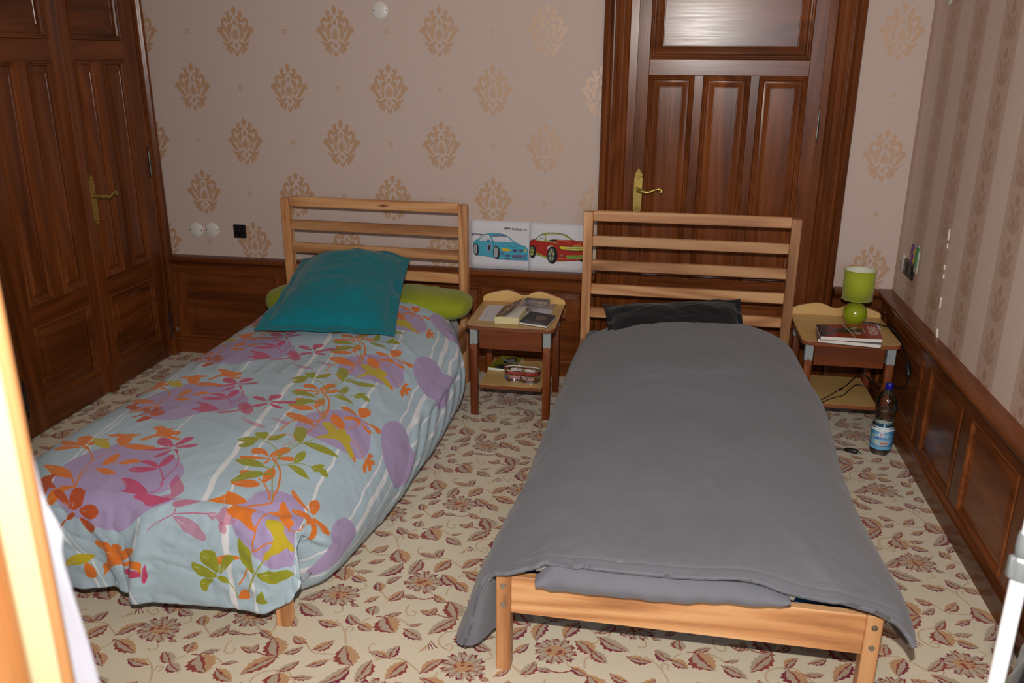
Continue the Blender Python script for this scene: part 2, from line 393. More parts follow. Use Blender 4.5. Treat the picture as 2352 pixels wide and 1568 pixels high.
def carpet():
    CR, TP, TN, RD, DR, ST = 'd2c6ae', 'ad9a86', 'b98f66', '8c3a30', '7c2438', 'bda584'
    R = Ras(0.922, 0.517, 1500, CR, wrap=True, ss=1)
    rnd = random.Random(3)
    def put(fn):
        for dx, dy in ((0, 0), (0.461, 0.2585)): fn(dx, dy)
    def leaf(b, t, wr):
        b = np.array(b); t = np.array(t); L = np.linalg.norm(t - b); d = (t - b) / L; n = np.array([-d[1], d[0]])
        if d[0] < 0: n = -n
        bend = rnd.uniform(-.12, .12) * L; w = wr * L * 0.62; N = 12
        s = np.linspace(0, 1, N); mid = b + d * (s * L)[:, None] + n * (bend * 4 * s * (1 - s))[:, None]
        prof = np.sin(PI * s ** 0.8) ** 0.9
        jag = np.array([1 + (0.22 if k % 2 else -0.12) * rnd.uniform(.5, 1) for k in range(N)])
        A = mid + n * (prof * w * jag * .9)[:, None]; B = mid - n * (prof * w * jag[::-1] * 1.05)[:, None]
        R.poly(np.concatenate([A, B[::-1]]), TP)
        h = mid + n * (prof * w * .15)[:, None]
        R.poly(np.concatenate([A, h[::-1]]), TN if rnd.random() < .6 else TP)
        j2 = np.array([rnd.uniform(.62, 1.0) for k in range(N)])
        Bi = mid - n * (prof * w * j2 * .78)[:, None]
        R.poly(np.concatenate([B, Bi[::-1]]), RD if rnd.random() < .6 else DR)
        v = np.array([rnd.uniform(.06, .30) for k in range(N)]); v2 = np.array([rnd.uniform(-.12, .06) for k in range(N)])
        m = slice(1, N - 1)
        R.poly(np.concatenate([(mid + n * (prof * w * v)[:, None])[m], (mid + n * (prof * w * v2)[:, None])[m][::-1]]), RD)
        R.line([b - d * .004, mid[3]], .0035, RD, n=1)
    def flower(cx, cy, kind):
        for k in range(11):
            a = k * 2 * PI / 11 + (.15 if kind else 0); r0, r1, w = .026, .062 + rnd.uniform(-.006, .006), .0125
            ca, sa = math.cos(a), math.sin(a); E = lambda r, o: (cx + ca * r - sa * o, cy + (sa * r + ca * o) * .92)
            R.poly([E(r0, -w * .6), E(r1 * .75, -w), E(r1, -w * .7), E(r1 * .93, 0), E(r1, w * .7), E(r1 * .75, w), E(r0, w * .6)], TP)
            R.poly([E(r1 * .66, -w), E(r1 * .8, -w * 1.1), E(r1 * 1.04, -w * .8), E(r1 * .93, 0), E(r1 * 1.04, w * .6), E(r1 * .88, .2 * w), E(r1 * .86, -w * .6)], DR if k % 3 else RD)
            R.line([E(r0, 0), E(r1 * .85, w * .2)], .0028, RD, n=1); 
            if kind == 0: R.line([E(r0 * 1.2, w), E(r1 * .9, w * 1.15)], .0022, CR, n=1)
        R.disc(cx, cy, .031, .023, TN)
        for k in range(9):
            a = rnd.uniform(0, 2 * PI); r = rnd.uniform(.008, .028)
            x, y = cx + r * math.cos(a), cy + r * .75 * math.sin(a)
            R.poly([(x - .007, y - .003), (x + .002, y + .004), (x + .009, y - .001), (x + .001, y - .005)], RD)
    LEAF=[[0.676,-1.993,0.62,-1.941,0.55],[0.675,-1.979,0.721,-2.026,0.5],[0.573,-2.085,0.519,-2.083,0.33],[0.623,-2.059,0.674,-2.09,0.4],[0.718,-2.16,0.673,-2.08,0.6],[0.718,-2.162,0.65,-2.251,0.35],[0.649,-2.156,0.598,-2.14,0.4],[0.631,-2.156,0.643,-2.118,0.5],[0.294,-1.963,0.316,-2.036,0.75],[0.288,-1.96,0.329,-1.907,0.35],[0.337,-1.976,0.393,-1.965,0.33],[0.333,-2.005,0.391,-2.027,0.5],[0.419,-2.133,0.455,-2.094,0.35],[0.488,-2.113,0.519,-2.049,0.42],[0.445,-2.068,0.425,-2.021,0.6],[0.455,-2.027,0.491,-1.978,0.38],[0.463,-2.19,0.461,-2.143,0.75],[0.504,-2.186,0.549,-2.162,0.35],[0.504,-2.193,0.556,-2.261,0.75],[0.436,-2.24,0.392,-2.198,0.55],[0.438,-2.239,0.484,-2.265,0.6],[0.378,-2.257,0.308,-2.243,0.4],[0.585,-2.219,0.626,-2.202,0.3],[0.577,-2.238,0.643,-2.278,0.45],[0.569,-1.853,0.505,-1.838,0.3],[0.573,-1.852,0.586,-1.796,0.5],[0.624,-1.86,0.587,-1.939,0.45],[0.525,-1.874,0.508,-1.965,0.4],[0.677,-1.898,0.732,-1.828,0.33],[0.481,-1.899,0.432,-1.82,0.6],[0.473,-1.905,0.41,-1.991,0.33],[0.357,-1.926,0.409,-1.889,0.33],[0.379,-2.144,0.408,-2.154,0.5],[0.23,-2.174,0.319,-2.219,0.4],[0.235,-2.177,0.216,-2.173,0.6],[0.317,-1.832,0.268,-1.806,0.45],[0.271,-1.888,0.315,-1.847,0.35],[0.346,-1.858,0.392,-1.804,0.4]]
    BRUSH=[[0.183,-2.064,0.218,-2.03]]
    STEM=[[[0.67,-2.0],[0.657,-2.022],[0.659,-2.056]],[[0.606,-2.039],[0.616,-2.06]],[[0.558,-2.119],[0.556,-2.144],[0.565,-2.168],[0.585,-2.173],[0.589,-2.153],[0.575,-2.148]],[[0.256,-2.031],[0.265,-2.021],[0.277,-2.035],[0.268,-2.049],[0.241,-2.034],[0.23,-2.007],[0.24,-1.977],[0.268,-1.961],[0.311,-1.955],[0.347,-1.99],[0.361,-2.016]],[[0.385,-2.036],[0.397,-2.057],[0.381,-2.072]],[[0.504,-2.121],[0.475,-2.096],[0.451,-2.071],[0.444,-2.049]],[[0.436,-2.24],[0.45,-2.216],[0.465,-2.203]],[[0.362,-2.232],[0.393,-2.261],[0.413,-2.291],[0.43,-2.333]],[[0.41,-2.278],[0.411,-2.257],[0.428,-2.261],[0.424,-2.279]],[[0.534,-2.187],[0.565,-2.203],[0.583,-2.22]],[[0.518,-1.802],[0.503,-1.804],[0.504,-1.829],[0.535,-1.857],[0.56,-1.859],[0.603,-1.851],[0.636,-1.867],[0.677,-1.898]],[[0.409,-1.889],[0.44,-1.885]],[[0.359,-2.169],[0.365,-2.186],[0.354,-2.199],[0.341,-2.194]],[[0.212,-2.214],[0.235,-2.177],[0.254,-2.166],[0.261,-2.143]],[[0.318,-1.836],[0.349,-1.866],[0.385,-1.869],[0.418,-1.863]],[[0.526,-1.878],[0.547,-1.864],[0.563,-1.858]]]
    RSTEM=[[[0.573,-2.085],[0.598,-2.086],[0.628,-2.07]],[[0.65,-2.152],[0.681,-2.161],[0.726,-2.165]],[[0.476,-2.196],[0.496,-2.194],[0.508,-2.199]]]
    for s in STEM: put(lambda dx, dy: R.line([(x + dx, y + dy) for x, y in s], .0055, ST))
    for s in RSTEM: put(lambda dx, dy: R.line([(x + dx, y + dy) for x, y in s], .0045, RD))
    for l in LEAF: put(lambda dx, dy: leaf((l[0] + dx, l[1] + dy), (l[2] + dx, l[3] + dy), l[4]))
    def brush(dx, dy):
        x0, y0, x1, y1 = BRUSH[0]
        for k in range(6):
            f = k / 5.0; R.line([(x0 + dx + .01 * k, y0 + dy - .012 + .006 * k), (x1 + dx - .02 + .01 * f, y1 + dy - .02 + .03 * f)], .003, DR if k > 2 else TN, n=1)
    put(brush)
    put(lambda dx, dy: flower(.570 + dx, -1.998 + dy, 0)); put(lambda dx, dy: flower(.327 + dx, -2.110 + dy, 1))
    im = R.image('carpet_print')
    t = NT('patterned_carpet'); tc = t.n('ShaderNodeTexCoord')
    nw = t.n('ShaderNodeTexNoise', {'Vector': tc.outputs['Object'], 'Scale': 260.0, 'Detail': 1.0})
    of = t.n('ShaderNodeVectorMath', {0: nw.outputs['Color'], 1: (.5, .5, .5)}, operation='SUBTRACT')
    os = t.n('ShaderNodeVectorMath', {0: of.outputs[0], 3: .008}, operation='SCALE')
    ad = t.n('ShaderNodeVectorMath', {0: tc.outputs['Object'], 1: os.outputs[0]}, operation='ADD')
    mp = t.n('ShaderNodeMapping', {0: ad, 3: (1 / .922, 1 / .517, 1)})
    tx = t.n('ShaderNodeTexImage', {0: mp}, image=im, extension='REPEAT')
    n1 = t.n('ShaderNodeTexNoise', {'Vector': tc.outputs['Object'], 'Scale': 420.0, 'Detail': 2.0})
    n2 = t.n('ShaderNodeTexNoise', {'Vector': tc.outputs['Object'], 'Scale': 3.0, 'Detail': 3.0})
    k = t.n('ShaderNodeMath', {0: n1.outputs[0], 1: .25, 2: .86}, operation='MULTIPLY_ADD')
    k2 = t.n('ShaderNodeMath', {0: n2.outputs[0], 1: .12, 2: k}, operation='MULTIPLY_ADD')
    hs = t.n('ShaderNodeHueSaturation', {'Value': k2, 'Color': tx.outputs[0]})
    t.set(col=hs.outputs[0], rough=.95, spec=.1, sheen=.2, normal=t.bump(n1.outputs[0], .5, .003))
    return t.m
MAT['carpet'] = carpet()

# ------------------------------------------------------------------ room shell
XL, XR, YF, ZC = -1.45, 2.385, -5.6, 2.75
MAT['plaster'] = plain('plaster_white', 'd9d2c8', .9)
box('floor', MAT['carpet'], None, XL - .1, XR + .1, YF, .1, -.06, 0, 0, kind='structure', label='cream carpet woven with dark red leaves and flowers over the whole floor')
box('ceiling', MAT['plaster'], None, XL - .1, XR + .1, YF, .1, ZC, ZC + .06, 0, kind='structure', label='plain ceiling above the room')
box('wall_back', MAT['damask'], None, XL - .1, XR + .1, 0, .1, 0, ZC, 0, kind='structure', label='pink beige damask wallpaper wall behind the beds')
box('wall_left', MAT['damask'], None, XL - .1, XL, YF, 0, 0, ZC, 0, kind='structure', label='left wall holding the double wooden door')
MB().box(XL, 1.22, YF - .1, YF, 0, ZC).box(2.42 - .035, XR + .1, YF - .1, YF, 0, ZC).box(1.22, XR, YF - .1, YF, 0, 1.02).box(1.22, XR, YF - .1, YF, 2.47, ZC).build('wall_front', MAT['plaster'], None, kind='structure', label='front wall behind the photographer')
box('wall_right', MAT['stripe'], None, XR, XR + .1, YF, 0, 0, ZC, 0, kind='structure', label='striped brown and beige wallpaper wall on the right')
w1 = empty('window_1', (1.8, YF, 1.02), kind='structure', label='window in the front wall behind the photographer')
fm = MB()
for a in ((-.58, -.52, 0, 1.45), (.52, .58, 0, 1.45), (-.03, .03, .06, 1.39), (-.52, .52, 0, .06), (-.52, .52, 1.39, 1.45)): fm.box(a[0], a[1], -.08, -.03, a[2], a[3], .003)
fm.build('window_frame', MAT['white'], w1)
gt = NT('window_glass'); gt.t.nodes.remove(gt.b)
mixs = gt.n('ShaderNodeMixShader', {0: .06, 1: gt.n('ShaderNodeBsdfTransparent'), 2: gt.n('ShaderNodeBsdfGlossy', {'Roughness': .02})}); gt.t.links.new(mixs.outputs[0], gt.out.inputs[0])
for s in (-1, 1): box('pane', gt.m, w1, *sorted((s * .03, s * .52)), -.056, -.05, .06, 1.39, 0)

# ------------------------------------------------------------------ joinery helpers
M_back = lambda a, b, d: (a, -d, b)
M_right = lambda a, b, d: (XR - d, a, b)
M_left = lambda a, b, d: (XL + d, a, b)
def mbox(name, mat, parent, M, a0, a1, b0, b1, d0, d1, bev=.0015, **kw):
    p, q = M(a0, b0, d0), M(a1, b1, d1)
    lo = [min(i, j) for i, j in zip(p, q)]; hi = [max(i, j) for i, j in zip(p, q)]
    return box(name, mat, parent, lo[0], hi[0], lo[1], hi[1], lo[2], hi[2], bev, **kw)
PROF_DOOR = [(0, -.002), (.002, .005), (.006, .007), (.011, .005), (.014, -.001), (.020, -.003), (.024, -.010), (.028, -.012), (.034, -.011), (.046, -.006), (.056, -.002), (.058, -.0005), (.0605, -.0005), (.0625, -.003)]
def raised(name, mat, parent, M, a0, a1, b0, b1, d, prof, sc=1.0, **kw):
    """raised panel: rings of (inset, depth) from the frame edge to the flat field"""
    b = bmesh.new(); rings = []
    for i, z in prof:
        i *= sc
        rings.append([b.verts.new(M(x, y, d + z)) for x, y in ((a0 + i, b0 + i), (a1 - i, b0 + i), (a1 - i, b1 - i), (a0 + i, b1 - i))])
    for A, B in zip(rings, rings[1:]):
        for k in range(4): b.faces.new((A[k], A[(k + 1) % 4], B[(k + 1) % 4], B[k]))
    b.faces.new(rings[-1])
    bmesh.ops.recalc_face_normals(b, faces=b.faces[:])
    me = bpy.data.meshes.new(name); b.to_mesh(me); b.free()
    return link(name, me, mat, parent, 32, **kw)
def run(name, mat, parent, M, prof, a0, a1, axis='a', mir=None, **kw):
    """moulding: profile (p, d) swept along a (axis 'a': p is height b) or along b (axis 'b': p is position a)"""
    mb = MB()
    if axis == 'a': mb.prism(prof, None, a0, a1, mp=lambda p, q, t: M(t, p, q))
    else: mb.prism([((mir - p) if mir is not None else p, q) for p, q in prof], None, a0, a1, mp=lambda p, q, t: M(p, t, q))
    return mb.build(name, mat, parent, 30, **kw)
WV, WX, WY = wood('walnut', 'z'), wood('walnut', 'x'), wood('walnut', 'y')

# ------------------------------------------------------------------ wainscots
PROF_CAP = [(.495, .045), (.495, .05), (.505, .052), (.512, .060), (.517, .068), (.524, .074), (.533, .075), (.540, .071), (.543, .064), (.543, 0), (.495, 0)]
PROF_BASE = [(0, 0), (0, .062), (.074, .062), (.078, .058), (.083, .056), (.089, .048), (.091, .045), (.091, 0)]
PROF_W = [(0, -.001), (.002, .004), (.006, .005), (.010, .002), (.013, -.006), (.018, -.009), (.04, -.003), (.046, -.001), (.0475, -.003)]
def wainscot(name, M, MH, a0, a1, panels, zlo=.10, zhi=.452, cap=(0, 0), dz=0.0, **kw):
    r = empty(name, M(a0, 0, 0) if False else (0, 0, 0), kind='structure', **kw)
    mbox('backing', MH, r, M, a0, a1, .02, .5, .001, .03, 0)
    zhi += dz; mbox('rail', MH, r, M, a0, a1, zhi, .495 + dz, .028, .045); mbox('rail', MH, r, M, a0, a1, .085, zlo, .028, .045)
    ed = [a0] + [x for p in panels for x in p] + [a1]
    for i in range(0, len(ed), 2):
        if ed[i + 1] - ed[i] > .004: mbox('stile', WV, r, M, ed[i], ed[i + 1], zlo, zhi, .028, .045)
    for p in panels: raised('panel', MH, r, M, p[0], p[1], zlo, zhi, .045, PROF_W)
    run('cap_rail', MH, r, M, [(p + dz, q) for p, q in PROF_CAP], a0 + cap[0], a1 + cap[1]); run('baseboard', MH, r, M, PROF_BASE, a0, a1)
    return r
wainscot('trim_1', M_back, WX, -1.4, .945, [(-1.325, -.79), (-.72, -.185), (-.115, .350), (.422, .885)], dz=.013, label='dark wood wainscot panelling under the damask wallpaper left of the door')
wainscot('trim_2', M_back, WX, 2.107, 2.339, [(2.14, 2.29)], cap=(0, -.029), label='short dark wood wainscot section behind the lime lamp')
wainscot('trim_3', M_right, WY, -4.6, -.002, [(-4.5, -4.02), (-3.92, -3.47), (-3.37, -2.92), (-2.82, -2.43), (-2.34, -1.90), (-1.81, -1.39), (-1.29, -.90), (-.80, -.12)], label='dark wood wainscot panelling along the right wall')

# ------------------------------------------------------------------ door casings, doors
PROF_CAS = [(0, 0), (0, .030), (.004, .040), (.012, .047), (.022, .050), (.032, .046), (.038, .036), (.041, .030), (.046, .026), (.052, .026), (.056, .030), (.064, .031), (.068, .028), (.072, .031), (.094, .032), (.098, .028), (.102, .032), (.110, .034), (.118, .030), (.121, .022), (.124, .018), (.160, .018), (.160, 0)]
def casing_run(parent, M, mat, a_out, b0, b1, side):
    mb = MB(); mb.prism([(a_out + side * p, q) for p, q in PROF_CAS], None, b0, b1, mp=lambda p, q, t: M(p, t, q))
    return mb.build('casing', mat, parent, 35)
def lever_set(parent, M, a, b, d, dirn, h=.215):
    """brass plate with scroll ends and a curved lever"""
    pl_ = MB()
    w = .019
    out = [(-w, -.075), (-w * 1.1, -.082), (-w * .7, -.092), (-w * .9, -.100), (-w * .35, -.112), (0, -.122), (w * .35, -.112), (w * .9, -.100), (w * .7, -.092), (w * 1.1, -.082), (w, -.075),
           (w, .062), (w * 1.15, .070), (w * .75, .078), (w * 1.05, .090), (w * .55, .102), (w * .35, .110), (0, .122), (-w * .35, .110), (-w * .55, .102), (-w * 1.05, .090), (-w * .75, .078), (-w * 1.15, .070), (-w, .062)]
    pl_.prism([(a + p, b + q) for p, q in out], None, d, d + .004, .001, mp=lambda p, q, t: M(p, q, t))
    for s in (1, -1):
        for q, r in ((.088, .011), (.105, .007), (.075, .008)):
            c = (a, b + s * q)
            pl_.tube([M(c[0] + r * math.cos(k * .7), c[1] + r * .9 * math.sin(k * .7), d + .005) for k in range(10)], .0028, 6)
    plate = pl_.build('lock_plate', MAT['brass'], parent, 40)
    kp = MB(); kp.tube([M(a, b - .045, d + .002), M(a, b - .045, d + .008)], .011, 20)
    kp.build('lock_cylinder', MAT['brass'], parent, 40)
    lv = MB()
    z0 = b + .02
    lv.tube([M(a, z0, d), M(a, z0, d + .012), M(a, z0, d + .045)], [.013, .011, .009], 14)
    pts = cr([M(a, z0, d + .042), M(a + dirn * .018, z0 - .004, d + .050), M(a + dirn * .05, z0 - .009, d + .052), M(a + dirn * .08, z0 + .002, d + .050), M(a + dirn * .105, z0 + .008, d + .048), M(a + dirn * .116, z0 - .002, d + .046), M(a + dirn * .108, z0 - .009, d + .046)], 4)
    lv.tube([tuple(p) for p in pts], [.009 if i < 3 else .0075 + .002 * math.sin(i * .35) for i in range(len(pts))], 12)
    lv.build('lever_handle', MAT['brass'], parent, 50)
def hinge(parent, M, a, b, d, L):
    h = MB(); h.tube([M(a, b - L / 2, d), M(a, b + L / 2, d)], .0075, 12)
    for k in range(7):
        for s in (-1, 1): h.tube([M(a, b + s * (L / 2 + .002 + k * .004), d), M(a, b + s * (L / 2 + .005 + k * .004), d)], .0052 if k % 2 else .0035, 10)
    return h.build('hinge', MAT['hinge'], parent, 50)

d2 = empty('door_2', (0, 0, 0), kind='structure', label='tall panelled wooden door with brass lever behind the second bed')
casing_run(d2, M_back, WV, .945, 0, 2.30, 1); casing_run(d2, M_back, WV, 2.105, 0, 2.30, -1)
run('casing', WX, d2, M_back, [(2.40 - p, q) for p, q in PROF_CAS], .945, 2.105)
dl2 = empty('door_leaf', (1.106, 0, 0), -.030); dl2.parent = d2
M_leaf = lambda a, b, d: (a - 1.106, -d, b)
for a0, a1 in ((1.106, 1.163), (1.882, 1.944)): mbox('stile', WV, dl2, M_leaf, a0, a1, .01, 2.24, .001, .020)
for b0, b1 in ((.01, .125), (.440, .553), (1.528, 1.597), (2.14, 2.24)): mbox('rail', WX, dl2, M_leaf, 1.163, 1.882, b0, b1, .001, .020)
for a0, a1 in ((1.374, 1.416), (1.629, 1.668)): mbox('mullion', WV, dl2, M_leaf, a0, a1, .553, 1.528, .001, .020)
raised('panel', WX, dl2, M_leaf, 1.163, 1.882, 1.597, 2.14, .020, PROF_DOOR)
raised('panel', WX, dl2, M_leaf, 1.163, 1.882, .125, .440, .020, PROF_DOOR)
for a0, a1 in ((1.163, 1.374), (1.416, 1.629), (1.668, 1.882)): raised('panel', WV, dl2, M_leaf, a0, a1, .553, 1.528, .020, PROF_DOOR, .9)
lever_set(dl2, M_leaf, 1.139, .975, .020, 1)
for b in (.25, 1.30, 2.0): hinge(d2, M_back, 1.948, b, .026, .10)

d1 = empty('door_1', (0, 0, 0), kind='structure', label='double panelled wooden door filling the left wall')
DL = .05
casing_run(d1, M_left, WV, -.003, .0, 2.35, -1); 
casing_run(d1, M_left, WV, -1.412, .0, 2.35, 1)
run('casing', WY, d1, M_left, [(2.45 - p, q * 1.0) for p, q in PROF_CAS], -1.412, -.003)
mbox('plinth_block', WV, d1, M_left, -.125, -.003, 0, .13, .0, .058, .002); mbox('plinth_block', WV, d1, M_left, -1.412, -1.285, 0, .13, .0, .058, .002)
def leaf(a0, a1, pl_, mid, nm):
    L = empty(nm, (0, 0, 0)); L.parent = d1
    ed = [a0, pl_[0], pl_[1], a1]
    mbox('stile', WV, L, M_left, a0, pl_[0], .012, 2.28, .012, DL); mbox('stile', WV, L, M_left, pl_[1], a1, .012, 2.28, .012, DL)
    for b0, b1 in ((.012, .133), (.482, .572), (1.582, 1.672), (2.2, 2.28)): mbox('rail', WY, L, M_left, pl_[0], pl_[1], b0, b1, .012, DL)
    mbox('mullion', WV, L, M_left, mid[0], mid[1], .572, 1.582, .012, DL)
    raised('panel', WY, L, M_left, pl_[0], pl_[1], .133, .482, DL, PROF_DOOR); raised('panel', WY, L, M_left, pl_[0], pl_[1], 1.672, 2.2, DL, PROF_DOOR)
    raised('panel', WV, L, M_left, pl_[0], mid[0], .572, 1.582, DL, PROF_DOOR, .85); raised('panel', WV, L, M_left, mid[1], pl_[1], .572, 1.582, DL, PROF_DOOR, .85)
    return L
lr = leaf(-.692, -.132, (-.612, -.228), (-.458, -.404), 'door_leaf')
ll = leaf(-1.272, -.698, (-1.152, -.762), (-.985, -.928), 'door_leaf')
ag = MB(); ag.prism([(-.718, DL), (-.718, DL + .018), (-.712, DL + .024), (-.672, DL + .024), (-.664, DL + .016), (-.655, DL + .012), (-.650, DL)], None, .012, 2.28, mp=lambda p, q, t: M_left(p, t, q))
ag.build('astragal', wood('walnut', 'z'), lr, 35)
lever_set(lr, M_left, -.640, .955, DL + .012, 1)
for b in (.185, 1.075, 1.95): hinge(lr, M_left, -.130, b, DL + .004, .11)
for b in (.195, 1.075, 1.95): hinge(ll, M_left, -1.276, b, DL + .004, .11)

# ------------------------------------------------------------------ beds
PX, PZ, PY = wood('pine', 'x'), wood('pine', 'z'), wood('pine', 'y')
B1 = (-.6533, -.2045, -.04261); B2 = (.9023, -.3130, -.01189)
def bed(name, B, label, cat='bed', **kw):
    r = empty(name, (B[0], B[1], 0), B[2], label=label, cat=cat, group='pine single beds', **kw)
    for u0, u1 in ((0, .044), (.936, .98)): box('headboard_post', PZ, r, u0, u1, 0, .046, 0, .922, .003)
    for z in (.905, .786, .669, .552, .436): box('headboard_slat', PX, r, .044, .936, .004, .028, z - .0245, z + .0245, .003)
    for u0, u1 in ((0, .040), (.940, .98)):
        p = box('foot_post', PZ, r, u0, u1, -2.05, -2.004, 0, .305, .003)
        for z in (.272, .213):
            b = MB(); b.tube([((u0 + u1) / 2, -2.0495, z), ((u0 + u1) / 2, -2.0525, z)], [.0085, .0078], 16); b.tube([((u0 + u1) / 2, -2.0524, z), ((u0 + u1) / 2, -2.0529, z)], .0035, 6)
            b.build('bolt', MAT['steel'], p, 40)
    box('foot_rail', PX, r, .040, .940, -2.0475, -2.020, .188, .303, .003)
    box('headboard_rail', PX, r, .044, .936, .006, .030, .20, .31, .003)
    for u0, u1 in ((.004, .026), (.954, .976)): box('side_rail', PY, r, u0, u1, -2.004, 0, .19, .305, .003)
    for k in range(9): box('bed_slat', PX, r, .027, .953, -1.93 + k * .23, -1.86 + k * .23, .196, .212, .002)
    return r
bed('bed', B1, 'pine slatted single bed under the floral duvet, beside the double door')
bed('bed', B2, 'pine slatted single bed under the plain grey duvet, in front of the tall door')
def mattress(name, B, mat, label, top, **kw):
    r = empty(name, (B[0], B[1], .215), B[2], label=label, cat='mattress')
    MB().box(.035, .945, -1.998, -.012, 0, top - .215, .035, 4).build('mattress_body', mat, r, 40)
    pp = []
    for z in (.02, top - .215 - .012):
        mb = MB(); mb.tube([(.06, -2.0, z), (.92, -2.0, z)], .004, 6); mb.build('piping', mat, r, True)
    return r
MAT['bluesheet'] = fabric('blue_fitted_sheet', '1f4a70', 800); MAT['whitesheet'] = fabric('pale_sheet', 'c8c4c0', 800)
mattress('mattress', B1, MAT['whitesheet'], 'pale mattress hidden beneath the floral duvet', .36)
mattress('mattress', B2, MAT['bluesheet'], 'mattress in a blue fitted sheet under the grey duvet', .362)

def to_world(B, P):
    c, s = math.cos(B[2]), math.sin(B[2]); Q = P.copy()
    Q[..., 0] = B[0] + c * P[..., 0] - s * P[..., 1]; Q[..., 1] = B[1] + s * P[..., 0] + c * P[..., 1]; return Q
def vnoise(X, Y, seed=0):
    """smooth numpy value noise in -1..1"""
    xi = np.floor(X).astype(int); yi = np.floor(Y).astype(int); fx = X - xi; fy = Y - yi
    fx = fx * fx * (3 - 2 * fx); fy = fy * fy * (3 - 2 * fy)
    def h(a, b):
        n = (a * 374761393 + b * 668265263 + seed * 974634777) & 0x7fffffff
        n = ((n ^ (n >> 13)) * 1274126177) & 0x7fffffff
        return ((n ^ (n >> 16)) & 0xffff) / 32767.5 - 1
    return (h(xi, yi) * (1 - fx) + h(xi + 1, yi) * fx) * (1 - fy) + (h(xi, yi + 1) * (1 - fx) + h(xi + 1, yi + 1) * fx) * fy
def ridged(X, Y, seed): return 1 - 2 * np.abs(vnoise(X, Y, seed))
def solidify(o, th, off=-1.0):
    m = o.modifiers.new('thickness', 'SOLIDIFY'); m.thickness = th; m.offset = off; m.use_rim = True
    return o
def seg_dist(X, Y, pts):
    """distance and parameter of each point to a polyline"""
    D = np.full(X.shape, 9.0); T = np.zeros(X.shape); n = len(pts) - 1
    for k in range(n):
        a, b = np.array(pts[k]), np.array(pts[k + 1]); d = b - a; L2 = d @ d
        t = np.clip(((X - a[0]) * d[0] + (Y - a[1]) * d[1]) / L2, 0, 1)
        q = np.hypot(X - a[0] - t * d[0], Y - a[1] - t * d[1]); m = q < D
        D[m] = q[m]; T[m] = ((k + t) / n)[m]
    return D, T
def folds(X, Y, lst):
    H = np.zeros(X.shape)
    for pts, w, amp in lst:
        D, T = seg_dist(X, Y, pts); H += amp * np.exp(-(D / w) ** 2) * np.sin(PI * np.clip(T, .04, .96)) ** .5
    return H

# ---- duvet on the floral bed: stations from head to foot edge, each across from left hem to right bottom (bed coordinates)
def st(v, rows): return [(u, v + dv, z) for u, z, dv in rows]
D1 = [
    st(-.10, [(-.03, .20, 0), (-.02, .30, 0), (.02, .36, 0), (.10, .40, 0), (.30, .42, 0), (.50, .43, 0), (.70, .44, .0), (.84, .43, -.04), (.93, .40, -.09), (.99, .34, -.14), (1.00, .24, -.17), (.99, .15, -.18), (.97, .10, -.18)]),
    st(-.17, [(-.04, .18, 0), (-.02, .30, 0), (.02, .38, 0), (.10, .44, 0), (.30, .48, 0), (.50, .50, 0), (.68, .505, 0), (.82, .485, -.04), (.93, .44, -.09), (1.00, .36, -.13), (1.02, .25, -.15), (1.01, .15, -.16), (.98, .08, -.16)]),
    st(-.30, [(-.05, .16, 0), (-.02, .28, 0), (.02, .37, 0), (.10, .44, 0), (.30, .49, 0), (.50, .51, 0), (.68, .51, 0), (.82, .49, -.03), (.93, .45, -.06), (1.02, .37, -.08), (1.05, .25, -.1), (1.04, .13, -.1), (.99, .05, -.1)]),
    st(-.55, [(-.06, .14, 0), (-.02, .26, 0), (.03, .36, 0), (.11, .42, 0), (.30, .46, 0), (.50, .475, 0), (.68, .48, 0), (.82, .465, 0), (.95, .43, 0), (1.05, .35, 0), (1.085, .22, 0), (1.06, .09, 0), (.99, .025, 0)]),
    st(-.90, [(-.06, .12, 0), (-.02, .25, 0), (.04, .355, 0), (.12, .41, 0), (.30, .44, 0), (.50, .45, 0), (.68, .455, 0), (.82, .44, 0), (.95, .41, 0), (1.06, .33, 0), (1.105, .20, 0), (1.075, .075, 0), (.99, .02, 0)]),
    st(-1.30, [(-.06, .12, 0), (-.02, .25, 0), (.04, .355, 0), (.12, .405, 0), (.30, .43, 0), (.50, .44, 0), (.68, .445, 0), (.82, .43, 0), (.95, .40, 0), (1.06, .32, 0), (1.11, .19, 0), (1.07, .07, 0), (.98, .02, 0)]),
    st(-1.60, [(-.07, .11, 0), (-.02, .25, 0), (.03, .35, 0), (.12, .40, 0), (.30, .42, 0), (.50, .43, 0), (.68, .435, 0), (.82, .425, 0), (.95, .40, 0), (1.05, .32, 0), (1.095, .19, 0), (1.055, .07, 0), (.97, .02, 0)]),
    st(-1.83, [(-.08, .11, 0), (-.03, .25, 0), (.03, .345, 0), (.12, .39, 0), (.30, .41, 0), (.50, .42, 0), (.68, .425, 0), (.82, .42, 0), (.94, .40, 0), (1.04, .325, .01), (1.085, .20, .03), (1.045, .08, .05), (.965, .025, .06)]),
    st(-1.98, [(-.09, .11, 0), (-.04, .24, 0), (.02, .335, 0), (.12, .375, 0), (.30, .395, 0), (.50, .405, 0), (.68, .41, 0), (.82, .41, 0), (.94, .395, 0), (1.03, .335, .015), (1.07, .22, .06), (1.03, .10, .08), (.955, .04, .09)]),
    st(-2.05, [(-.10, .11, 0), (-.05, .23, 0), (.01, .32, 0), (.12, .36, 0), (.30, .375, 0), (.50, .385, 0), (.68, .39, 0), (.82, .392, 0), (.94, .38, 0), (1.005, .345, .02), (1.035, .25, .08), (1.01, .14, .11), (.945, .07, .125)]),
]
NU, NV = 230, 340
G1 = crN(np.transpose(crN(np.array(D1), NV), (1, 0, 2)), NU).transpose(1, 0, 2)
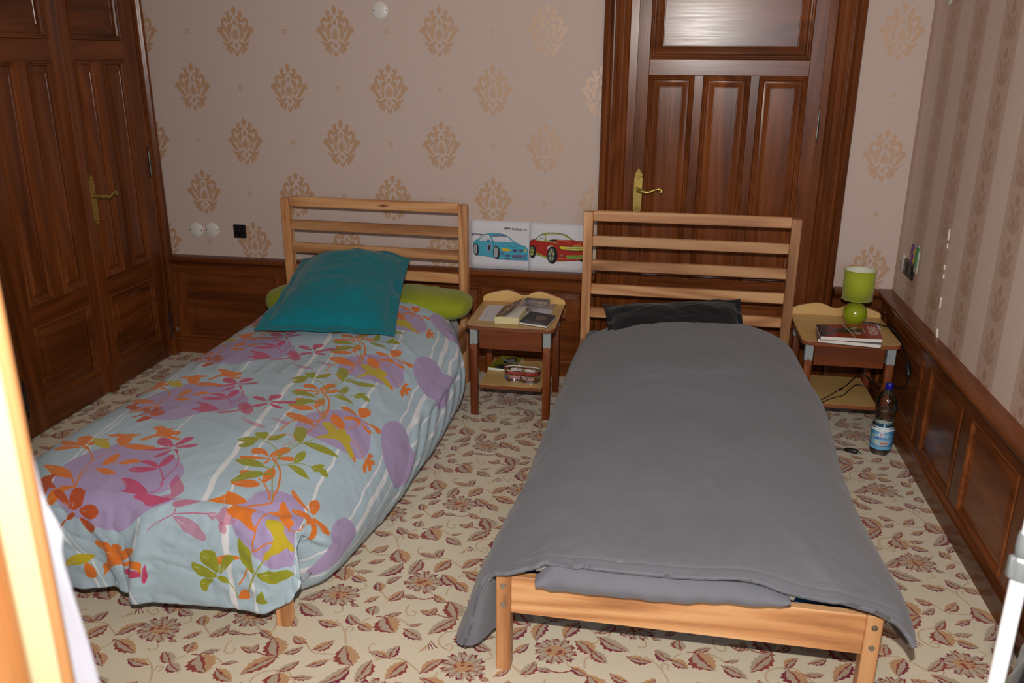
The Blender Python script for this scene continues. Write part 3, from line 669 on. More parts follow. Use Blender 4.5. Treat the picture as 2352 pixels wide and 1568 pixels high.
# front flap: hangs from the last row, its own columns from u index of left shoulder to right shoulder
def front_flap(G, i0, i1, hem, n=64):
    row = G[-1, i0:i1]; m = i1 - i0
    hu = np.interp(np.linspace(0, 1, m), np.linspace(0, 1, len(hem)), [h[0] for h in hem]); hz = np.interp(np.linspace(0, 1, m), np.linspace(0, 1, len(hem)), [h[1] for h in hem]); hv = np.interp(np.linspace(0, 1, m), np.linspace(0, 1, len(hem)), [h[2] for h in hem])
    t = np.linspace(0, 1, n)[:, None, None]; end = np.stack([hu, hv, hz], 1)[None]; p0 = row[None]
    d0 = row - G[-9, i0:i1]; d0 = d0 / (np.linalg.norm(d0, axis=1, keepdims=True) + 1e-9); d0[:, 0] *= .3
    t0 = (d0 * .20)[None]; t1 = np.array([0, .025, -.34])[None, None]
    h00, h10, h01, h11 = 2 * t ** 3 - 3 * t ** 2 + 1, t ** 3 - 2 * t ** 2 + t, -2 * t ** 3 + 3 * t ** 2, t ** 3 - t ** 2
    F = h00 * p0 + h10 * t0 + h01 * end + h11 * t1
    return F
cu1 = G1[-1, :, 0]
i0, i1 = int(np.argmin(np.abs(cu1 - (-.045)))), int(np.argmin(np.abs(cu1[:int(NU * .82)] - 1.028))) + 1
hem1 = [(-.06, .075, -2.13), (.10, .080, -2.125), (.25, .088, -2.12), (.37, .103, -2.115), (.48, .116, -2.11), (.52, .108, -2.12), (.56, .096, -2.14), (.70, .094, -2.115), (.84, .097, -2.11), (.945, .094, -2.09), (1.01, .118, -2.075), (1.045, .180, -2.065)]
F1 = front_flap(G1, i0, i1, hem1)
def arc(G):
    """unfolded cloth coordinates: x across from the bed's centre line, y along"""
    U = np.zeros(G.shape[:2] + (2,)); L = np.linalg.norm(np.diff(G, axis=1), axis=2); a = np.concatenate([np.zeros((G.shape[0], 1)), np.cumsum(L, 1)], 1)
    for j in range(G.shape[0]):
        k = int(np.argmin(np.abs(G[j, :int(G.shape[1] * .8), 0] - .5))); U[j, :, 0] = a[j] - a[j, k] + .5
    ll = np.linalg.norm(np.diff(G, axis=0), axis=2); mid = int(G.shape[1] * .45); U[..., 1] = -np.concatenate([[0], np.cumsum(ll[:, mid])])[:, None]
    return U
U1 = arc(G1)
UF = np.zeros(F1.shape[:2] + (2,)); UF[..., 0] = np.linspace(U1[-1, i0, 0], U1[-1, i1 - 1, 0], i1 - i0)[None]
lf = np.linalg.norm(np.diff(F1, axis=0), axis=2); UF[1:, :, 1] = -np.cumsum(lf, 0); UF[..., 1] += U1[-1, 0, 1]
def crumple(G, U, amp, extra=None, seed=0, edge=None):
    X, Y = U[..., 0], U[..., 1]
    wx, wy = vnoise(X * 3, Y * 3, seed + 50) * .12, vnoise(X * 3, Y * 3, seed + 51) * .12
    X2, Y2 = X + wx, Y + wy
    h = .0060 * vnoise(X2 * 4, Y2 * 3, seed) + .0028 * ridged(X2 * 9 + Y2 * 4, Y2 * 5 - X2 * 2, seed + 1) * (.5 + .5 * vnoise(X * 3, Y * 3, seed + 2)) + .0012 * ridged(X2 * 24 - Y2 * 9, Y2 * 15 + X2 * 7, seed + 3) * (.6 + .4 * vnoise(X * 5, Y * 5, seed + 4)) + .0005 * vnoise(X2 * 60, Y2 * 45, seed + 5)
    h *= amp
    if extra is not None: h = h + folds(X, Y, extra)
    n = normals_of(G); s = np.sign(n[G.shape[0] // 2, G.shape[1] // 2, 2]) or 1
    return G + n * s * h[..., None]
side = 1 / (1 + np.exp(-(U1[..., 0] - .93) / .05))
radial1 = [([(1.02 + .02 * k, -.30 - .035 * k), (1.16 - .004 * k, -.42 - .11 * k), (1.34, -.50 - .16 * k)], .016, .012) for k in range(7)] + [([(.70, -.60 - .1 * k), (.88, -.66 - .12 * k), (1.02, -.78 - .14 * k)], .012, .005) for k in range(6)] + \
          [([(.16 + .1 * k, -.98), (.2 + .09 * k, -1.12), (.28 + .09 * k, -1.22)], .014, .006) for k in range(5)] + \
          [([(1.05, -1.95), (1.00, -2.03), (.93, -2.07)], .018, .016), ([(1.12, -1.93), (1.05, -2.0), (1.0, -2.06)], .014, .014), ([(1.2, -1.9), (1.12, -1.97), (1.04, -2.02)], .014, .012), ([(.5, -2.0), (.53, -2.12), (.52, -2.3)], .022, .010), ([(.42, -1.95), (.40, -2.05), (.38, -2.2)], .02, .006)]
Ga = crumple(G1, U1, 1.15, radial1, 1)
nn = normals_of(F1); 
X, Y = UF[..., 0], UF[..., 1]; tt = np.linspace(0, 1, F1.shape[0])[:, None]
hf = (.010 * np.sin(X * 15 + 1.0 + .6 * vnoise(X * 4, Y * 4, 9)) * tt ** 1.5 + .006 * ridged(X * 7 + Y * 2, Y * 3, 21) * tt ** .6 + .0065 * ridged(Y * 17 + X * 4, X * 8, 22) * (vnoise(X * 4, Y * 4, 5) * .5 + .5) + .0035 * ridged(X * 26 - Y * 9, Y * 20 + X * 8, 23)) + folds(X, Y, [([(.53, -2.05), (.545, -2.25), (.53, -2.45)], .03, .022), ([(.45, -2.1), (.46, -2.3), (.47, -2.45)], .035, -.014), ([(.9, -2.0), (.88, -2.2), (.9, -2.4)], .05, .010), ([(1.0, -2.02), (.96, -2.1), (.93, -2.2)], .02, .010)])
Fa = F1 + np.stack([np.zeros_like(hf), -np.abs(hf) * 1.0 - .0, np.zeros_like(hf)], -1)
bl_ = (np.clip(1 - tt * 7, 0, 1) ** 1.5)[..., None]; Fa = Fa + bl_ * (Ga[-1, i0:i1] - Fa[0])[None]; Fa[0] = Ga[-1, i0:i1]

# the side roll of the floral duvet turns inwards at the foot behind the free flap
ie = int(np.argmin(np.abs(np.arange(NU) - (i1 - 6))))
rowc = Ga[-1, ie:]; nc = 22; tc_ = np.linspace(0, 1, nc)[:, None]
inn = rowc.copy(); inn[:, 0] = np.minimum(inn[:, 0], .90 + .0 * inn[:, 0]); inn[:, 1] = -1.93 + .10 * np.clip((.30 - inn[:, 2]) / .3, 0, 1); inn[:, 2] = inn[:, 2] * .9 + .012
Cp = np.zeros((nc, rowc.shape[0], 3))
ez = np.clip((.37 - rowc[None, :, 2]) / .12, 0, 1)
Cp[...] = rowc[None] * (1 - tc_[..., None]) + inn[None] * tc_[..., None]
Cp[..., 1] -= .040 * np.sin(PI * np.minimum(tc_ * 1.25, 1)) ** .8 * ez
Cp[..., 1] -= .004 * ridged(Cp[..., 0] * 14 + Cp[..., 2] * 6, Cp[..., 2] * 16, 40) * np.sin(PI * tc_)
Ucp = np.zeros(Cp.shape[:2] + (2,)); Ucp[..., 0] = U1[-1, ie:, 0][None]; lc = np.linalg.norm(np.diff(Cp, axis=0), axis=2); Ucp[1:, :, 1] = -np.cumsum(lc, 0); Ucp[..., 1] += U1[-1, 0, 1]

FLORAL = """0 5 0 10000 827 -1544 813 -1498 810 -1422 866 -1362 937 -1330 1009 -1350 1048 -1403 1073 -1484 1058 -1542 977 -1572 904 -1575
0 5 0 10000 248 -1991 217 -1890 257 -1810 336 -1750 472 -1772 617 -1864 629 -1961 532 -2027 469 -2091 378 -2093 325 -2070 295 -2033
0 5 0 10000 1079 -1369 1053 -1293 1068 -1219 1114 -1192 1185 -1215 1267 -1233 1258 -1380 1201 -1430 1134 -1426
0 0 0 10000 773 -1740 766 -1721 773 -1711 789 -1708 806 -1714 824 -1732 836 -1748 820 -1742 802 -1740 789 -1748
0 0 0 10000 838 -1748 835 -1720 846 -1689 858 -1675 871 -1677 879 -1695 871 -1715 859 -1733
0 0 0 10000 845 -1756 832 -1766 792 -1778 763 -1781 753 -1774 755 -1766 783 -1762 810 -1756
0 0 0 10000 846 -1752 868 -1734 896 -1720 908 -1725 910 -1736 891 -1747 864 -1752
0 0 0 10000 844 -1760 839 -1778 838 -1790 844 -1788 849 -1774
0 0 0 10000 850 -1758 857 -1755 870 -1765 870 -1773
0 0 0 10000 794 -1907 815 -1892 842 -1881 862 -1881 880 -1891 877 -1906 853 -1917 825 -1919
0 0 0 10000 791 -1845 810 -1837 833 -1841 838 -1854 820 -1863 805 -1863
0 0 0 10000 881 -1876 865 -1841 867 -1817 875 -1799 889 -1811 900 -1839 895 -1863 888 -1881
0 0 1 75 872 -1768 899 -1802 916 -1836 934 -1886 941 -1930 942 -1959 883 -1993 860 -2026 857 -2045 857 -2101
0 0 1 60 936 -1945 923 -1920 896 -1890 878 -1874 860 -1865
0 2 0 10000 748 -1792 763 -1781 796 -1777 824 -1784 851 -1802 862 -1808 846 -1809 815 -1813 785 -1814 765 -1804
0 2 0 10000 792 -1903 798 -1876 806 -1852 831 -1836 858 -1832 865 -1849 854 -1864 833 -1880 813 -1896
0 2 0 10000 916 -1743 906 -1715 906 -1689 916 -1668 927 -1685 932 -1710 927 -1731
0 2 0 10000 907 -1765 925 -1754 953 -1756 977 -1772 986 -1780 968 -1785 945 -1785 922 -1775
0 2 0 10000 965 -1726 972 -1704 983 -1688 996 -1685 994 -1700 1006 -1698 1020 -1710 1024 -1723 1010 -1732 995 -1725 984 -1737 973 -1732
0 2 0 10000 889 -1625 913 -1609 945 -1601 977 -1597 1007 -1605 981 -1624 949 -1639 916 -1636
0 2 0 10000 862 -1836 882 -1829 884 -1836 866 -1842
0 2 1 50 861 -1805 881 -1819 911 -1876 945 -1944
0 2 1 35 884 -1825 875 -1799 889 -1776 912 -1754 937 -1733 966 -1723
0 2 1 35 873 -1796 869 -1762 866 -1730 866 -1696 867 -1662 886 -1627
0 2 0 10000 694 -1678 705 -1660 730 -1647 752 -1653 757 -1670 740 -1680 710 -1684
0 2 0 10000 725 -1627 741 -1616 762 -1608 774 -1640 773 -1656 750 -1650
0 2 0 10000 712 -1708 724 -1687 748 -1675 758 -1687 744 -1711 724 -1716
0 2 0 10000 837 -1582 828 -1530 855 -1528 873 -1557 884 -1606 884 -1631 855 -1612
0 2 0 10000 780 -1647 794 -1614 815 -1594 820 -1612 812 -1642 792 -1656
0 2 1 50 770 -1665 807 -1677 838 -1701 859 -1728 871 -1751
0 2 1 35 887 -1629 878 -1667 868 -1709 868 -1746
0 0 1 40 844 -1668 856 -1646 864 -1621 849 -1598 826 -1592 802 -1607 774 -1632
0 0 0 10000 978 -1519 997 -1511 1023 -1525 1042 -1538 1058 -1553 1061 -1565 1040 -1556
0 3 0 10000 913 -1573 919 -1546 930 -1515 911 -1491 888 -1466 886 -1450 906 -1444 929 -1457 938 -1468 956 -1451 973 -1460 981 -1468 995 -1471 1006 -1492 1002 -1504 1018 -1516 1034 -1533 1046 -1549 1037 -1561 1017 -1550 983 -1530 958 -1533 935 -1554
0 2 1 40 913 -1573 901 -1602 890 -1627
0 0 0 10000 963 -1328 949 -1336 922 -1337 895 -1322 894 -1314 907 -1309 930 -1312 957 -1324
0 0 0 10000 965 -1326 950 -1300 947 -1277 963 -1264 982 -1259 992 -1288 982 -1330
0 0 0 10000 928 -1388 937 -1372 957 -1357 971 -1346 984 -1356 990 -1374 982 -1380 968 -1371 946 -1390
0 0 0 10000 981 -1343 995 -1361 1020 -1374 1034 -1372 1037 -1389 1022 -1387 1003 -1376
0 0 0 10000 982 -1341 1005 -1341 1030 -1330 1052 -1322 1061 -1340 1054 -1353 1032 -1347 1004 -1348
0 0 0 10000 903 -1431 891 -1400 895 -1380 915 -1389 942 -1411 956 -1433 954 -1457 926 -1450
0 0 0 10000 752 -1459 754 -1444 782 -1433 818 -1439 847 -1458 870 -1494 842 -1491 809 -1491 776 -1479
0 0 0 10000 1056 -1503 1070 -1513 1080 -1505 1077 -1476 1083 -1465 1093 -1465 1090 -1492 1106 -1476 1116 -1490 1107 -1499 1119 -1526 1109 -1535 1097 -1523 1108 -1553 1100 -1562 1086 -1542 1082 -1518
0 0 1 40 982 -1380 980 -1408 965 -1452
0 0 1 65 810 -1254 837 -1290 858 -1357 862 -1400 871 -1465 873 -1506 874 -1561
0 0 1 40 1006 -1484 1027 -1488 1057 -1501
0 4 0 9200 639 -1374 626 -1374 597 -1367 568 -1346 566 -1336 582 -1333 614 -1350
0 4 0 9200 646 -1374 625 -1331 630 -1314 662 -1312 667 -1335 656 -1356
0 4 0 9200 658 -1384 682 -1364 709 -1350 739 -1352 738 -1366 706 -1380 678 -1391
0 4 0 9200 654 -1395 647 -1414 627 -1432 612 -1428 607 -1411 633 -1402
0 4 0 9200 664 -1397 692 -1403 716 -1413 717 -1424 699 -1424 677 -1414
0 4 0 7500 592 -1473 570 -1422 566 -1388 592 -1408 627 -1451 636 -1486 619 -1494
0 4 0 3800 614 -1523 638 -1530 670 -1543 708 -1560 737 -1574 735 -1583 706 -1580 667 -1560
0 4 0 3800 719 -1513 734 -1501 770 -1510 787 -1511 784 -1531 768 -1530 742 -1517
0 4 1 30 659 -1420 658 -1451 640 -1495 622 -1522
0 4 0 9200 505 -1758 474 -1754 448 -1744 434 -1719 440 -1702 469 -1709 496 -1733 512 -1753
0 4 0 9200 511 -1749 512 -1723 519 -1696 543 -1689 548 -1712 531 -1739
0 4 0 9200 520 -1759 548 -1742 583 -1730 584 -1747 558 -1758
0 4 0 9200 510 -1762 469 -1768 427 -1784 463 -1788 499 -1777
0 4 0 9200 522 -1770 508 -1785 494 -1806 486 -1819 499 -1821 518 -1800
0 4 0 9200 527 -1770 541 -1773 549 -1789 530 -1778
0 4 0 9200 539 -1875 528 -1838 534 -1810 547 -1805 559 -1828 555 -1857
0 4 0 9200 459 -1848 486 -1843 516 -1854 541 -1878 508 -1870 476 -1859
0 4 0 9200 451 -1898 465 -1882 504 -1878 539 -1882 526 -1897 499 -1905 468 -1906
0 4 1 40 540 -1782 575 -1825 593 -1867 592 -1902 591 -1928 592 -1952
0 4 1 40 539 -1875 564 -1899 587 -1929
0 0 0 10000 144 -1734 139 -1715 166 -1708 192 -1720 201 -1742 205 -1773 193 -1777 169 -1759
0 0 0 10000 69 -1716 117 -1734 169 -1759 198 -1777 166 -1774 108 -1761
0 0 0 10000 95 -1784 108 -1773 152 -1776 200 -1786 181 -1794 139 -1799 122 -1803
0 0 0 10000 201 -1781 213 -1777 233 -1791 229 -1798 215 -1793
0 0 0 10000 208 -1764 213 -1745 258 -1724 259 -1733 235 -1753 225 -1773
0 0 0 10000 351 -1885 337 -1852 343 -1828 360 -1815 375 -1846 367 -1868
0 0 0 10000 399 -1867 410 -1848 433 -1841 463 -1851 438 -1863 417 -1872
0 0 0 10000 338 -1900 369 -1897 398 -1905 420 -1920 388 -1924 364 -1916
0 0 0 10000 288 -1730 295 -1712 334 -1712 347 -1737 344 -1768 319 -1760
0 0 0 10000 344 -1768 374 -1755 425 -1760 467 -1772 431 -1782 385 -1785
0 0 0 10000 234 -1704 271 -1693 320 -1692 354 -1690 330 -1712 276 -1715
0 0 0 10000 373 -1726 387 -1702 401 -1687 394 -1664 370 -1647 372 -1632 397 -1629 415 -1641 439 -1639 446 -1657 468 -1655 481 -1662 481 -1682 461 -1688 501 -1702 505 -1713 467 -1705 432 -1696 406 -1710 393 -1726
0 3 0 10000 199 -1729 226 -1728 258 -1737 286 -1762 303 -1787 278 -1785 242 -1770
0 0 1 60 232 -1796 271 -1829 295 -1862 297 -1902 312 -1948 324 -1975
0 0 1 35 320 -1959 316 -1908 336 -1878 364 -1864 401 -1863
0 0 1 35 297 -1870 305 -1835 319 -1802 338 -1773
0 0 0 10000 141 -1888 175 -1889 216 -1899 256 -1916 277 -1932 292 -1950 252 -1946 216 -1940 182 -1918
0 0 0 10000 258 -2049 269 -2022 279 -1994 278 -1982 303 -1980 325 -1984 312 -1996 301 -2018 282 -2038
0 1 0 10000 189 -1975 187 -1951 206 -1938 223 -1932 229 -1964 266 -1995 251 -2034 244 -2013
0 1 0 10000 328 -2050 326 -2030 328 -2001 328 -1988 348 -1984 359 -1995 363 -2013 359 -2031 339 -2049
0 1 0 10000 349 -2047 364 -2033 382 -2027 395 -2033 396 -2051 380 -2068 360 -2068 349 -2058
0 1 0 10000 339 -2073 357 -2075 376 -2086 371 -2105 345 -2122 337 -2108
0 1 0 10000 325 -2050 314 -2038 295 -2019 284 -2007 288 -1996 301 -1997 319 -2012 325 -2033
0 1 0 10000 296 -2088 311 -2069 328 -2057 332 -2064 312 -2084 302 -2089
0 0 1 60 292 -1950 316 -1973 329 -1986 310 -1946
1 1 1 60 293 -2090 268 -2117 244 -2145 223 -2175 218 -2196 173 -2278
1 1 1 60 236 -2092 235 -2125 227 -2159 219 -2180
1 3 0 10000 205 -2263 231 -2235 263 -2217 288 -2210 310 -2211 291 -2230 269 -2244 232 -2256
1 0 0 10000 269 -2246 281 -2243 289 -2263 280 -2289 252 -2292
1 0 0 10000 338 -2156 365 -2140 398 -2134 403 -2148 414 -2139 436 -2136 457 -2142 453 -2153 480 -2143 520 -2139 526 -2151 488 -2172 434 -2192 507 -2179 551 -2177 561 -2206 559 -2219 545 -2199 458 -2198 396 -2208 315 -2269 302 -2282 312 -2261 313 -2246 344 -2220 376 -2181 358 -2173 336 -2172
1 0 0 10000 739 -2146 756 -2133 783 -2125 814 -2131 796 -2139 762 -2150 745 -2167
1 4 0 10000 464 -2210 485 -2204 551 -2204 562 -2230 554 -2224 471 -2226
1 4 0 10000 564 -2231 564 -2194 569 -2199 574 -2227 572 -2250 566 -2245
0 4 0 8500 456 -1939 472 -1935 509 -1945 540 -1960 570 -1988 525 -2020 502 -2011 474 -2000 496 -1978
0 4 0 6000 620 -1945 617 -1915 621 -1905 645 -1926 676 -1959 655 -1992 593 -2017 579 -2002 640 -1981
1 4 1 30 593 -2017 593 -2033 584 -2043 565 -2058 547 -2086
1 4 1 40 527 -2023 595 -1971 589 -1930 556 -1890
1 4 1 30 590 -2034 625 -2029 693 -2023
1 4 0 4500 594 -2042 620 -2039 656 -2047 686 -2067 706 -2089 699 -2102 673 -2092 642 -2078 618 -2059
1 4 0 4500 689 -2023 708 -2018 723 -2021 731 -2002 749 -2007 781 -2026 777 -2038 746 -2045 721 -2033 716 -2040 704 -2035
1 4 0 4500 735 -2047 745 -2039 760 -2052 758 -2068 743 -2065
1 2 0 10000 696 -2142 703 -2129 721 -2124 738 -2130 743 -2149 748 -2173 745 -2192 728 -2181 706 -2169
1 2 0 10000 677 -2178 683 -2169 710 -2178 734 -2191 746 -2202 730 -2209 697 -2210 685 -2195
1 2 0 10000 752 -2190 752 -2159 762 -2135 780 -2125 791 -2133 783 -2151 762 -2177
1 2 0 10000 700 -2235 706 -2220 730 -2211 735 -2215 720 -2239 717 -2256 707 -2255
1 2 0 10000 746 -2204 760 -2196 770 -2210 770 -2219 757 -2218
1 2 1 40 770 -2216 791 -2232 798 -2262
1 0 1 70 837 -2154 822 -2188 809 -2211
1 0 1 50 859 -2098 891 -2076 947 -2055
1 2 1 60 902 -2112 879 -2137 860 -2167 842 -2212 825 -2262
1 2 0 10000 804 -2074 827 -2086 851 -2106 860 -2158 842 -2155 813 -2134
1 2 0 10000 866 -2163 904 -2148 969 -2140 1044 -2139 980 -2170 927 -2188 896 -2181
1 2 0 10000 857 -2260 874 -2218 886 -2238 890 -2255
1 3 0 10000 899 -2018 905 -2006 954 -2006 984 -2010 1003 -2024 1018 -2038 1046 -2052 1062 -2067 1012 -2069 985 -2078 946 -2094 922 -2110 902 -2114 904 -2097 932 -2077 947 -2053 936 -2034
1 5 0 10000 788 -2064 784 -2020 875 -1970 894 -1925 923 -1903 964 -1892 1003 -1894 1022 -1904 1046 -1938 1044 -1981 1063 -2054 1049 -2102 1026 -2121 962 -2132 907 -2131 855 -2105 801 -2071
1 5 0 10000 1145 -1803 1135 -1866 1160 -1918 1191 -1942 1217 -1974 1245 -2011 1280 -1982 1276 -1940 1242 -1813 1221 -1764 1179 -1771
1 0 0 10000 803 -1960 806 -1946 842 -1952 881 -1974 830 -2002 853 -2035 857 -2046 828 -2039 788 -2026 745 -2008
1 0 0 10000 972 -1874 976 -1866 1004 -1886 1041 -1906 1044 -1913 1008 -1904 986 -1895
1 0 0 10000 1048 -1905 1034 -1882 1034 -1862 1045 -1844 1062 -1854 1068 -1879 1064 -1909
1 0 0 10000 1005 -1946 1025 -1931 1050 -1922 1067 -1927 1075 -1953 1063 -1958 1050 -1948 1027 -1958 1014 -1955
1 0 0 10000 1068 -1925 1083 -1923 1101 -1948 1113 -1967 1106 -1985 1091 -1980
1 0 0 10000 1069 -1917 1094 -1908 1130 -1902 1152 -1914 1143 -1930 1113 -1934
1 0 0 10000 975 -1973 970 -1950 974 -1932 995 -1950 1014 -1970 1014 -1999 1022 -2013 989 -2010 945 -1995
1 0 0 10000 801 -2253 815 -2226 832 -2222 836 -2247 829 -2260 802 -2262
1 0 1 50 1065 -1960 1051 -1996 1046 -2016 1013 -2018"""

def floral():
    C = dict(O='d4742c', D='b4502a', G='8f9228', Y='b8a42c', K='bb4468', L='a493ba')
    R = Ras(2.4, 2.9, 760, 'a6bbc8', ss=2)
    T = np.array([-.068, .518]); O_ = np.array([.60, 2.75])
    for x, w in ((.172, .007), (.192, .005), (.44, .006), (.688, .019), (.758, .008), (.985, .009), (1.132, .008), (1.179, .021), (1.228, .007), (1.30, .012), (1.42, .008), (-.1, .01)):
        P = [(x - .131 * (v + 1.5) + .0035 * math.sin(v * 31 + x * 9) + .002 * math.sin(v * 67), v) for v in np.linspace(.1, -2.7, 90)]
        R.line(np.array(P) + O_, w, 'd6d8dc', n=1)
    items = []
    for ln in FLORAL.split('\n'):
        q = [int(v) for v in ln.split()]; items.append(('rF'[q[0]], 'ODGYKL'[q[1]], 'pl'[q[2]], q[3] / 10000, np.array(q[4:], float).reshape(-1, 2) / 1000))
    for disc in (True, False):
        for s, c, k, w, P in items:
            if (c == 'L') != disc: continue
            for i in range(5 if s == 'r' else 1):
                Q = P + O_ + T * i
                if k == 'l': R.line(Q, w * .72, C[c], 5)
                elif c == 'L': R.curve(Q, C[c], 5)
                else:
                    R.curve(Q, C[c], 4, w)
                    if len(P) > 6 and c != 'L':   # pale slip line of the print
                        m = Q.mean(0); a = Q[0] * .75 + m * .25; R.line([a, m * .8 + a * .2], .0016, 'c9d2d6', n=1, w1=.0004)
    # lilac discs of the far right side and the far left, repeated along the cloth
    for i in range(-1, 5):
        q = np.array([1.52, -1.36]) + O_ + T * i; R.disc(q[0], q[1], .12, .14, C['L'])
    return R.image('floral_print')
def merge_flap(name, G, U, F, UFv, i0, i1, C=None, UC=None, ie=0):
    nv, nu = G.shape[:2]; n, m = F.shape[:2]
    V = np.concatenate([G.reshape(-1, 3), F[1:].reshape(-1, 3)]); UVs = np.concatenate([U.reshape(-1, 2), UFv[1:].reshape(-1, 2)])
    fc = [(j * nu + i, j * nu + i + 1, (j + 1) * nu + i + 1, (j + 1) * nu + i) for j in range(nv - 1) for i in range(nu - 1)]
    base = nv * nu
    def id_(j, i): return (nv - 1) * nu + i0 + i if j == 0 else base + (j - 1) * m + i
    fc += [(id_(j, i), id_(j, i + 1), id_(j + 1, i + 1), id_(j + 1, i)) for j in range(n - 1) for i in range(m - 1)]
    if C is not None:
        cb = len(V); cn, cm = C.shape[:2]; V = np.concatenate([V, C[1:].reshape(-1, 3)]); UVs = np.concatenate([UVs, UC[1:].reshape(-1, 2)])
        ic = lambda j, i: (nv - 1) * nu + ie + i if j == 0 else cb + (j - 1) * cm + i
        fc += [(ic(j, i), ic(j, i + 1), ic(j + 1, i + 1), ic(j + 1, i)) for j in range(cn - 1) for i in range((i1 - ie) if j == 0 else 0, cm - 1)]
    me = bpy.data.meshes.new(name); me.from_pydata([tuple(p) for p in V], [], fc)
    L = me.uv_layers.new(name='UVMap'); li = np.zeros(len(me.loops), int); me.loops.foreach_get('vertex_index', li)
    L.data.foreach_set('uv', UVs[li].astype(np.float32).ravel())
    return me
def duvet_uv(U): return np.stack([(U[..., 0] + .60) / 2.40, (U[..., 1] + 2.75) / 2.90], -1)
MAT['floral'] = printed('floral_print_cotton', floral(), .85, spec=.2, bumpscale=700.0)
r = empty('floral_duvet', (B1[0], B1[1], .36), B1[2], label='crumpled pale blue duvet printed with orange flowers, green leaves and lilac discs', cat='duvet')
def shift(G, z=-.36):
    Q = G.copy(); Q[..., 2] += z; return Q
me = merge_flap('duvet_cover', shift(Ga), duvet_uv(U1), shift(Fa), duvet_uv(UF), i0, i1, shift(Cp), duvet_uv(Ucp), ie)
solidify(link('duvet_cover', me, MAT['floral'], r, True), .009)
# hem seam along the free front edge
mb = MB(); mb.tube([tuple(p + np.array([0, -.004, .012 - .36])) for p in Fa[-1, 2:-2:3]], .0022, 6); mb.build('hem_seam', MAT['floral'], r, True)

# ---- grey duvet
D2 = [
    st(0, [(-.03, .16, -.10), (.0, .26, -.08), (.04, .33, -.09), (.12, .385, -.14), (.25, .42, -.19), (.40, .43, -.20), (.55, .435, -.20), (.70, .43, -.20), (.82, .40, -.17), (.92, .36, -.12), (.97, .31, -.10), (.985, .24, -.10), (.985, .15, -.12)]),
    st(-.24, [(-.035, .16, .03), (.0, .27, .03), (.04, .345, .02), (.12, .410, .0), (.25, .462, 0), (.40, .486, 0), (.55, .492, 0), (.70, .484, 0), (.83, .452, .01), (.925, .40, .02), (.98, .33, .03), (.995, .245, .03), (.99, .15, .02)]),
    st(-.40, [(-.035, .15, 0), (-.005, .265, 0), (.035, .345, 0), (.115, .41, 0), (.25, .470, 0), (.40, .497, 0), (.55, .502, 0), (.70, .494, 0), (.84, .455, 0), (.94, .40, 0), (.985, .33, 0), (.998, .24, 0), (.99, .14, 0)]),
    st(-.70, [(-.035, .14, 0), (-.008, .26, 0), (.03, .34, 0), (.11, .405, 0), (.25, .445, 0), (.40, .465, 0), (.55, .472, 0), (.70, .468, 0), (.84, .44, 0), (.95, .395, 0), (1.01, .325, 0), (1.03, .23, 0), (1.03, .13, 0)]),
    st(-1.10, [(-.04, .13, 0), (-.012, .25, 0), (.025, .335, 0), (.11, .39, 0), (.25, .415, 0), (.40, .43, 0), (.55, .437, 0), (.70, .435, 0), (.84, .42, 0), (.945, .385, 0), (1.0, .32, 0), (1.02, .23, 0), (1.02, .13, 0)]),
    st(-1.45, [(-.05, .12, 0), (-.018, .245, 0), (.022, .33, 0), (.11, .38, 0), (.25, .40, 0), (.40, .41, 0), (.55, .415, 0), (.70, .415, 0), (.84, .40, 0), (.94, .37, 0), (.99, .31, 0), (1.015, .225, 0), (1.02, .13, 0)]),
    st(-1.75, [(-.085, .08, 0), (-.045, .215, 0), (.0, .315, 0), (.09, .37, 0), (.23, .392, 0), (.38, .398, 0), (.53, .40, 0), (.68, .40, 0), (.83, .39, 0), (.94, .365, 0), (1.01, .31, 0), (1.045, .22, 0), (1.06, .12, 0)]),
    st(-1.92, [(-.115, .045, 0), (-.075, .165, 0), (-.025, .285, 0), (.07, .356, 0), (.21, .386, 0), (.36, .392, 0), (.51, .394, 0), (.67, .396, 0), (.82, .384, 0), (.94, .362, 0), (1.025, .315, 0), (1.06, .235, 0), (1.075, .15, 0)]),
    st(-2.03, [(-.11, .045, .03), (-.078, .13, .01), (-.035, .26, 0), (.05, .335, 0), (.19, .380, 0), (.34, .384, 0), (.50, .388, 0), (.66, .392, 0), (.79, .368, 0), (.92, .350, 0), (1.01, .325, 0), (1.045, .27, 0), (1.055, .225, 0)]),
    st(-2.085, [(-.085, .055, .055), (-.065, .12, .045), (-.02, .29, .02), (.05, .332, .0), (.17, .374, 0), (.33, .373, 0), (.49, .378, 0), (.65, .383, 0), (.75, .357, 0), (.90, .342, 0), (.98, .320, 0), (1.02, .288, -.008), (1.036, .262, -.016)]),
]
G2 = crN(np.transpose(crN(np.array(D2), 300), (1, 0, 2)), 200).transpose(1, 0, 2); U2 = arc(G2)
f2 = [([(.05 + .02 * k, -1.1 - .05 * k), (-.05 - .01 * k, -1.45 - .03 * k), (-.18, -1.95)], .030, .010 * (1 if k % 2 else -.7)) for k in range(4)] + [([(.17, -2.09), (.21, -1.98), (.2, -1.85)], .018, -.003), ([(.12, -2.09), (.14, -1.95), (.12, -1.8)], .02, .008),
     ([(.78, -2.09), (.74, -2.0), (.68, -1.9)], .022, -.003), ([(.90, -2.0), (.80, -1.75), (.7, -1.6)], .02, .004), ([(.3, -.62), (.55, -.66), (.8, -.62)], .02, .006), ([(.25, -.75), (.5, -.72), (.7, -.8)], .03, -.005), ([(.45, -1.3), (.6, -1.5), (.66, -1.75)], .02, .004)]
Gb = crumple(G2, U2, 1.1, f2, 31)
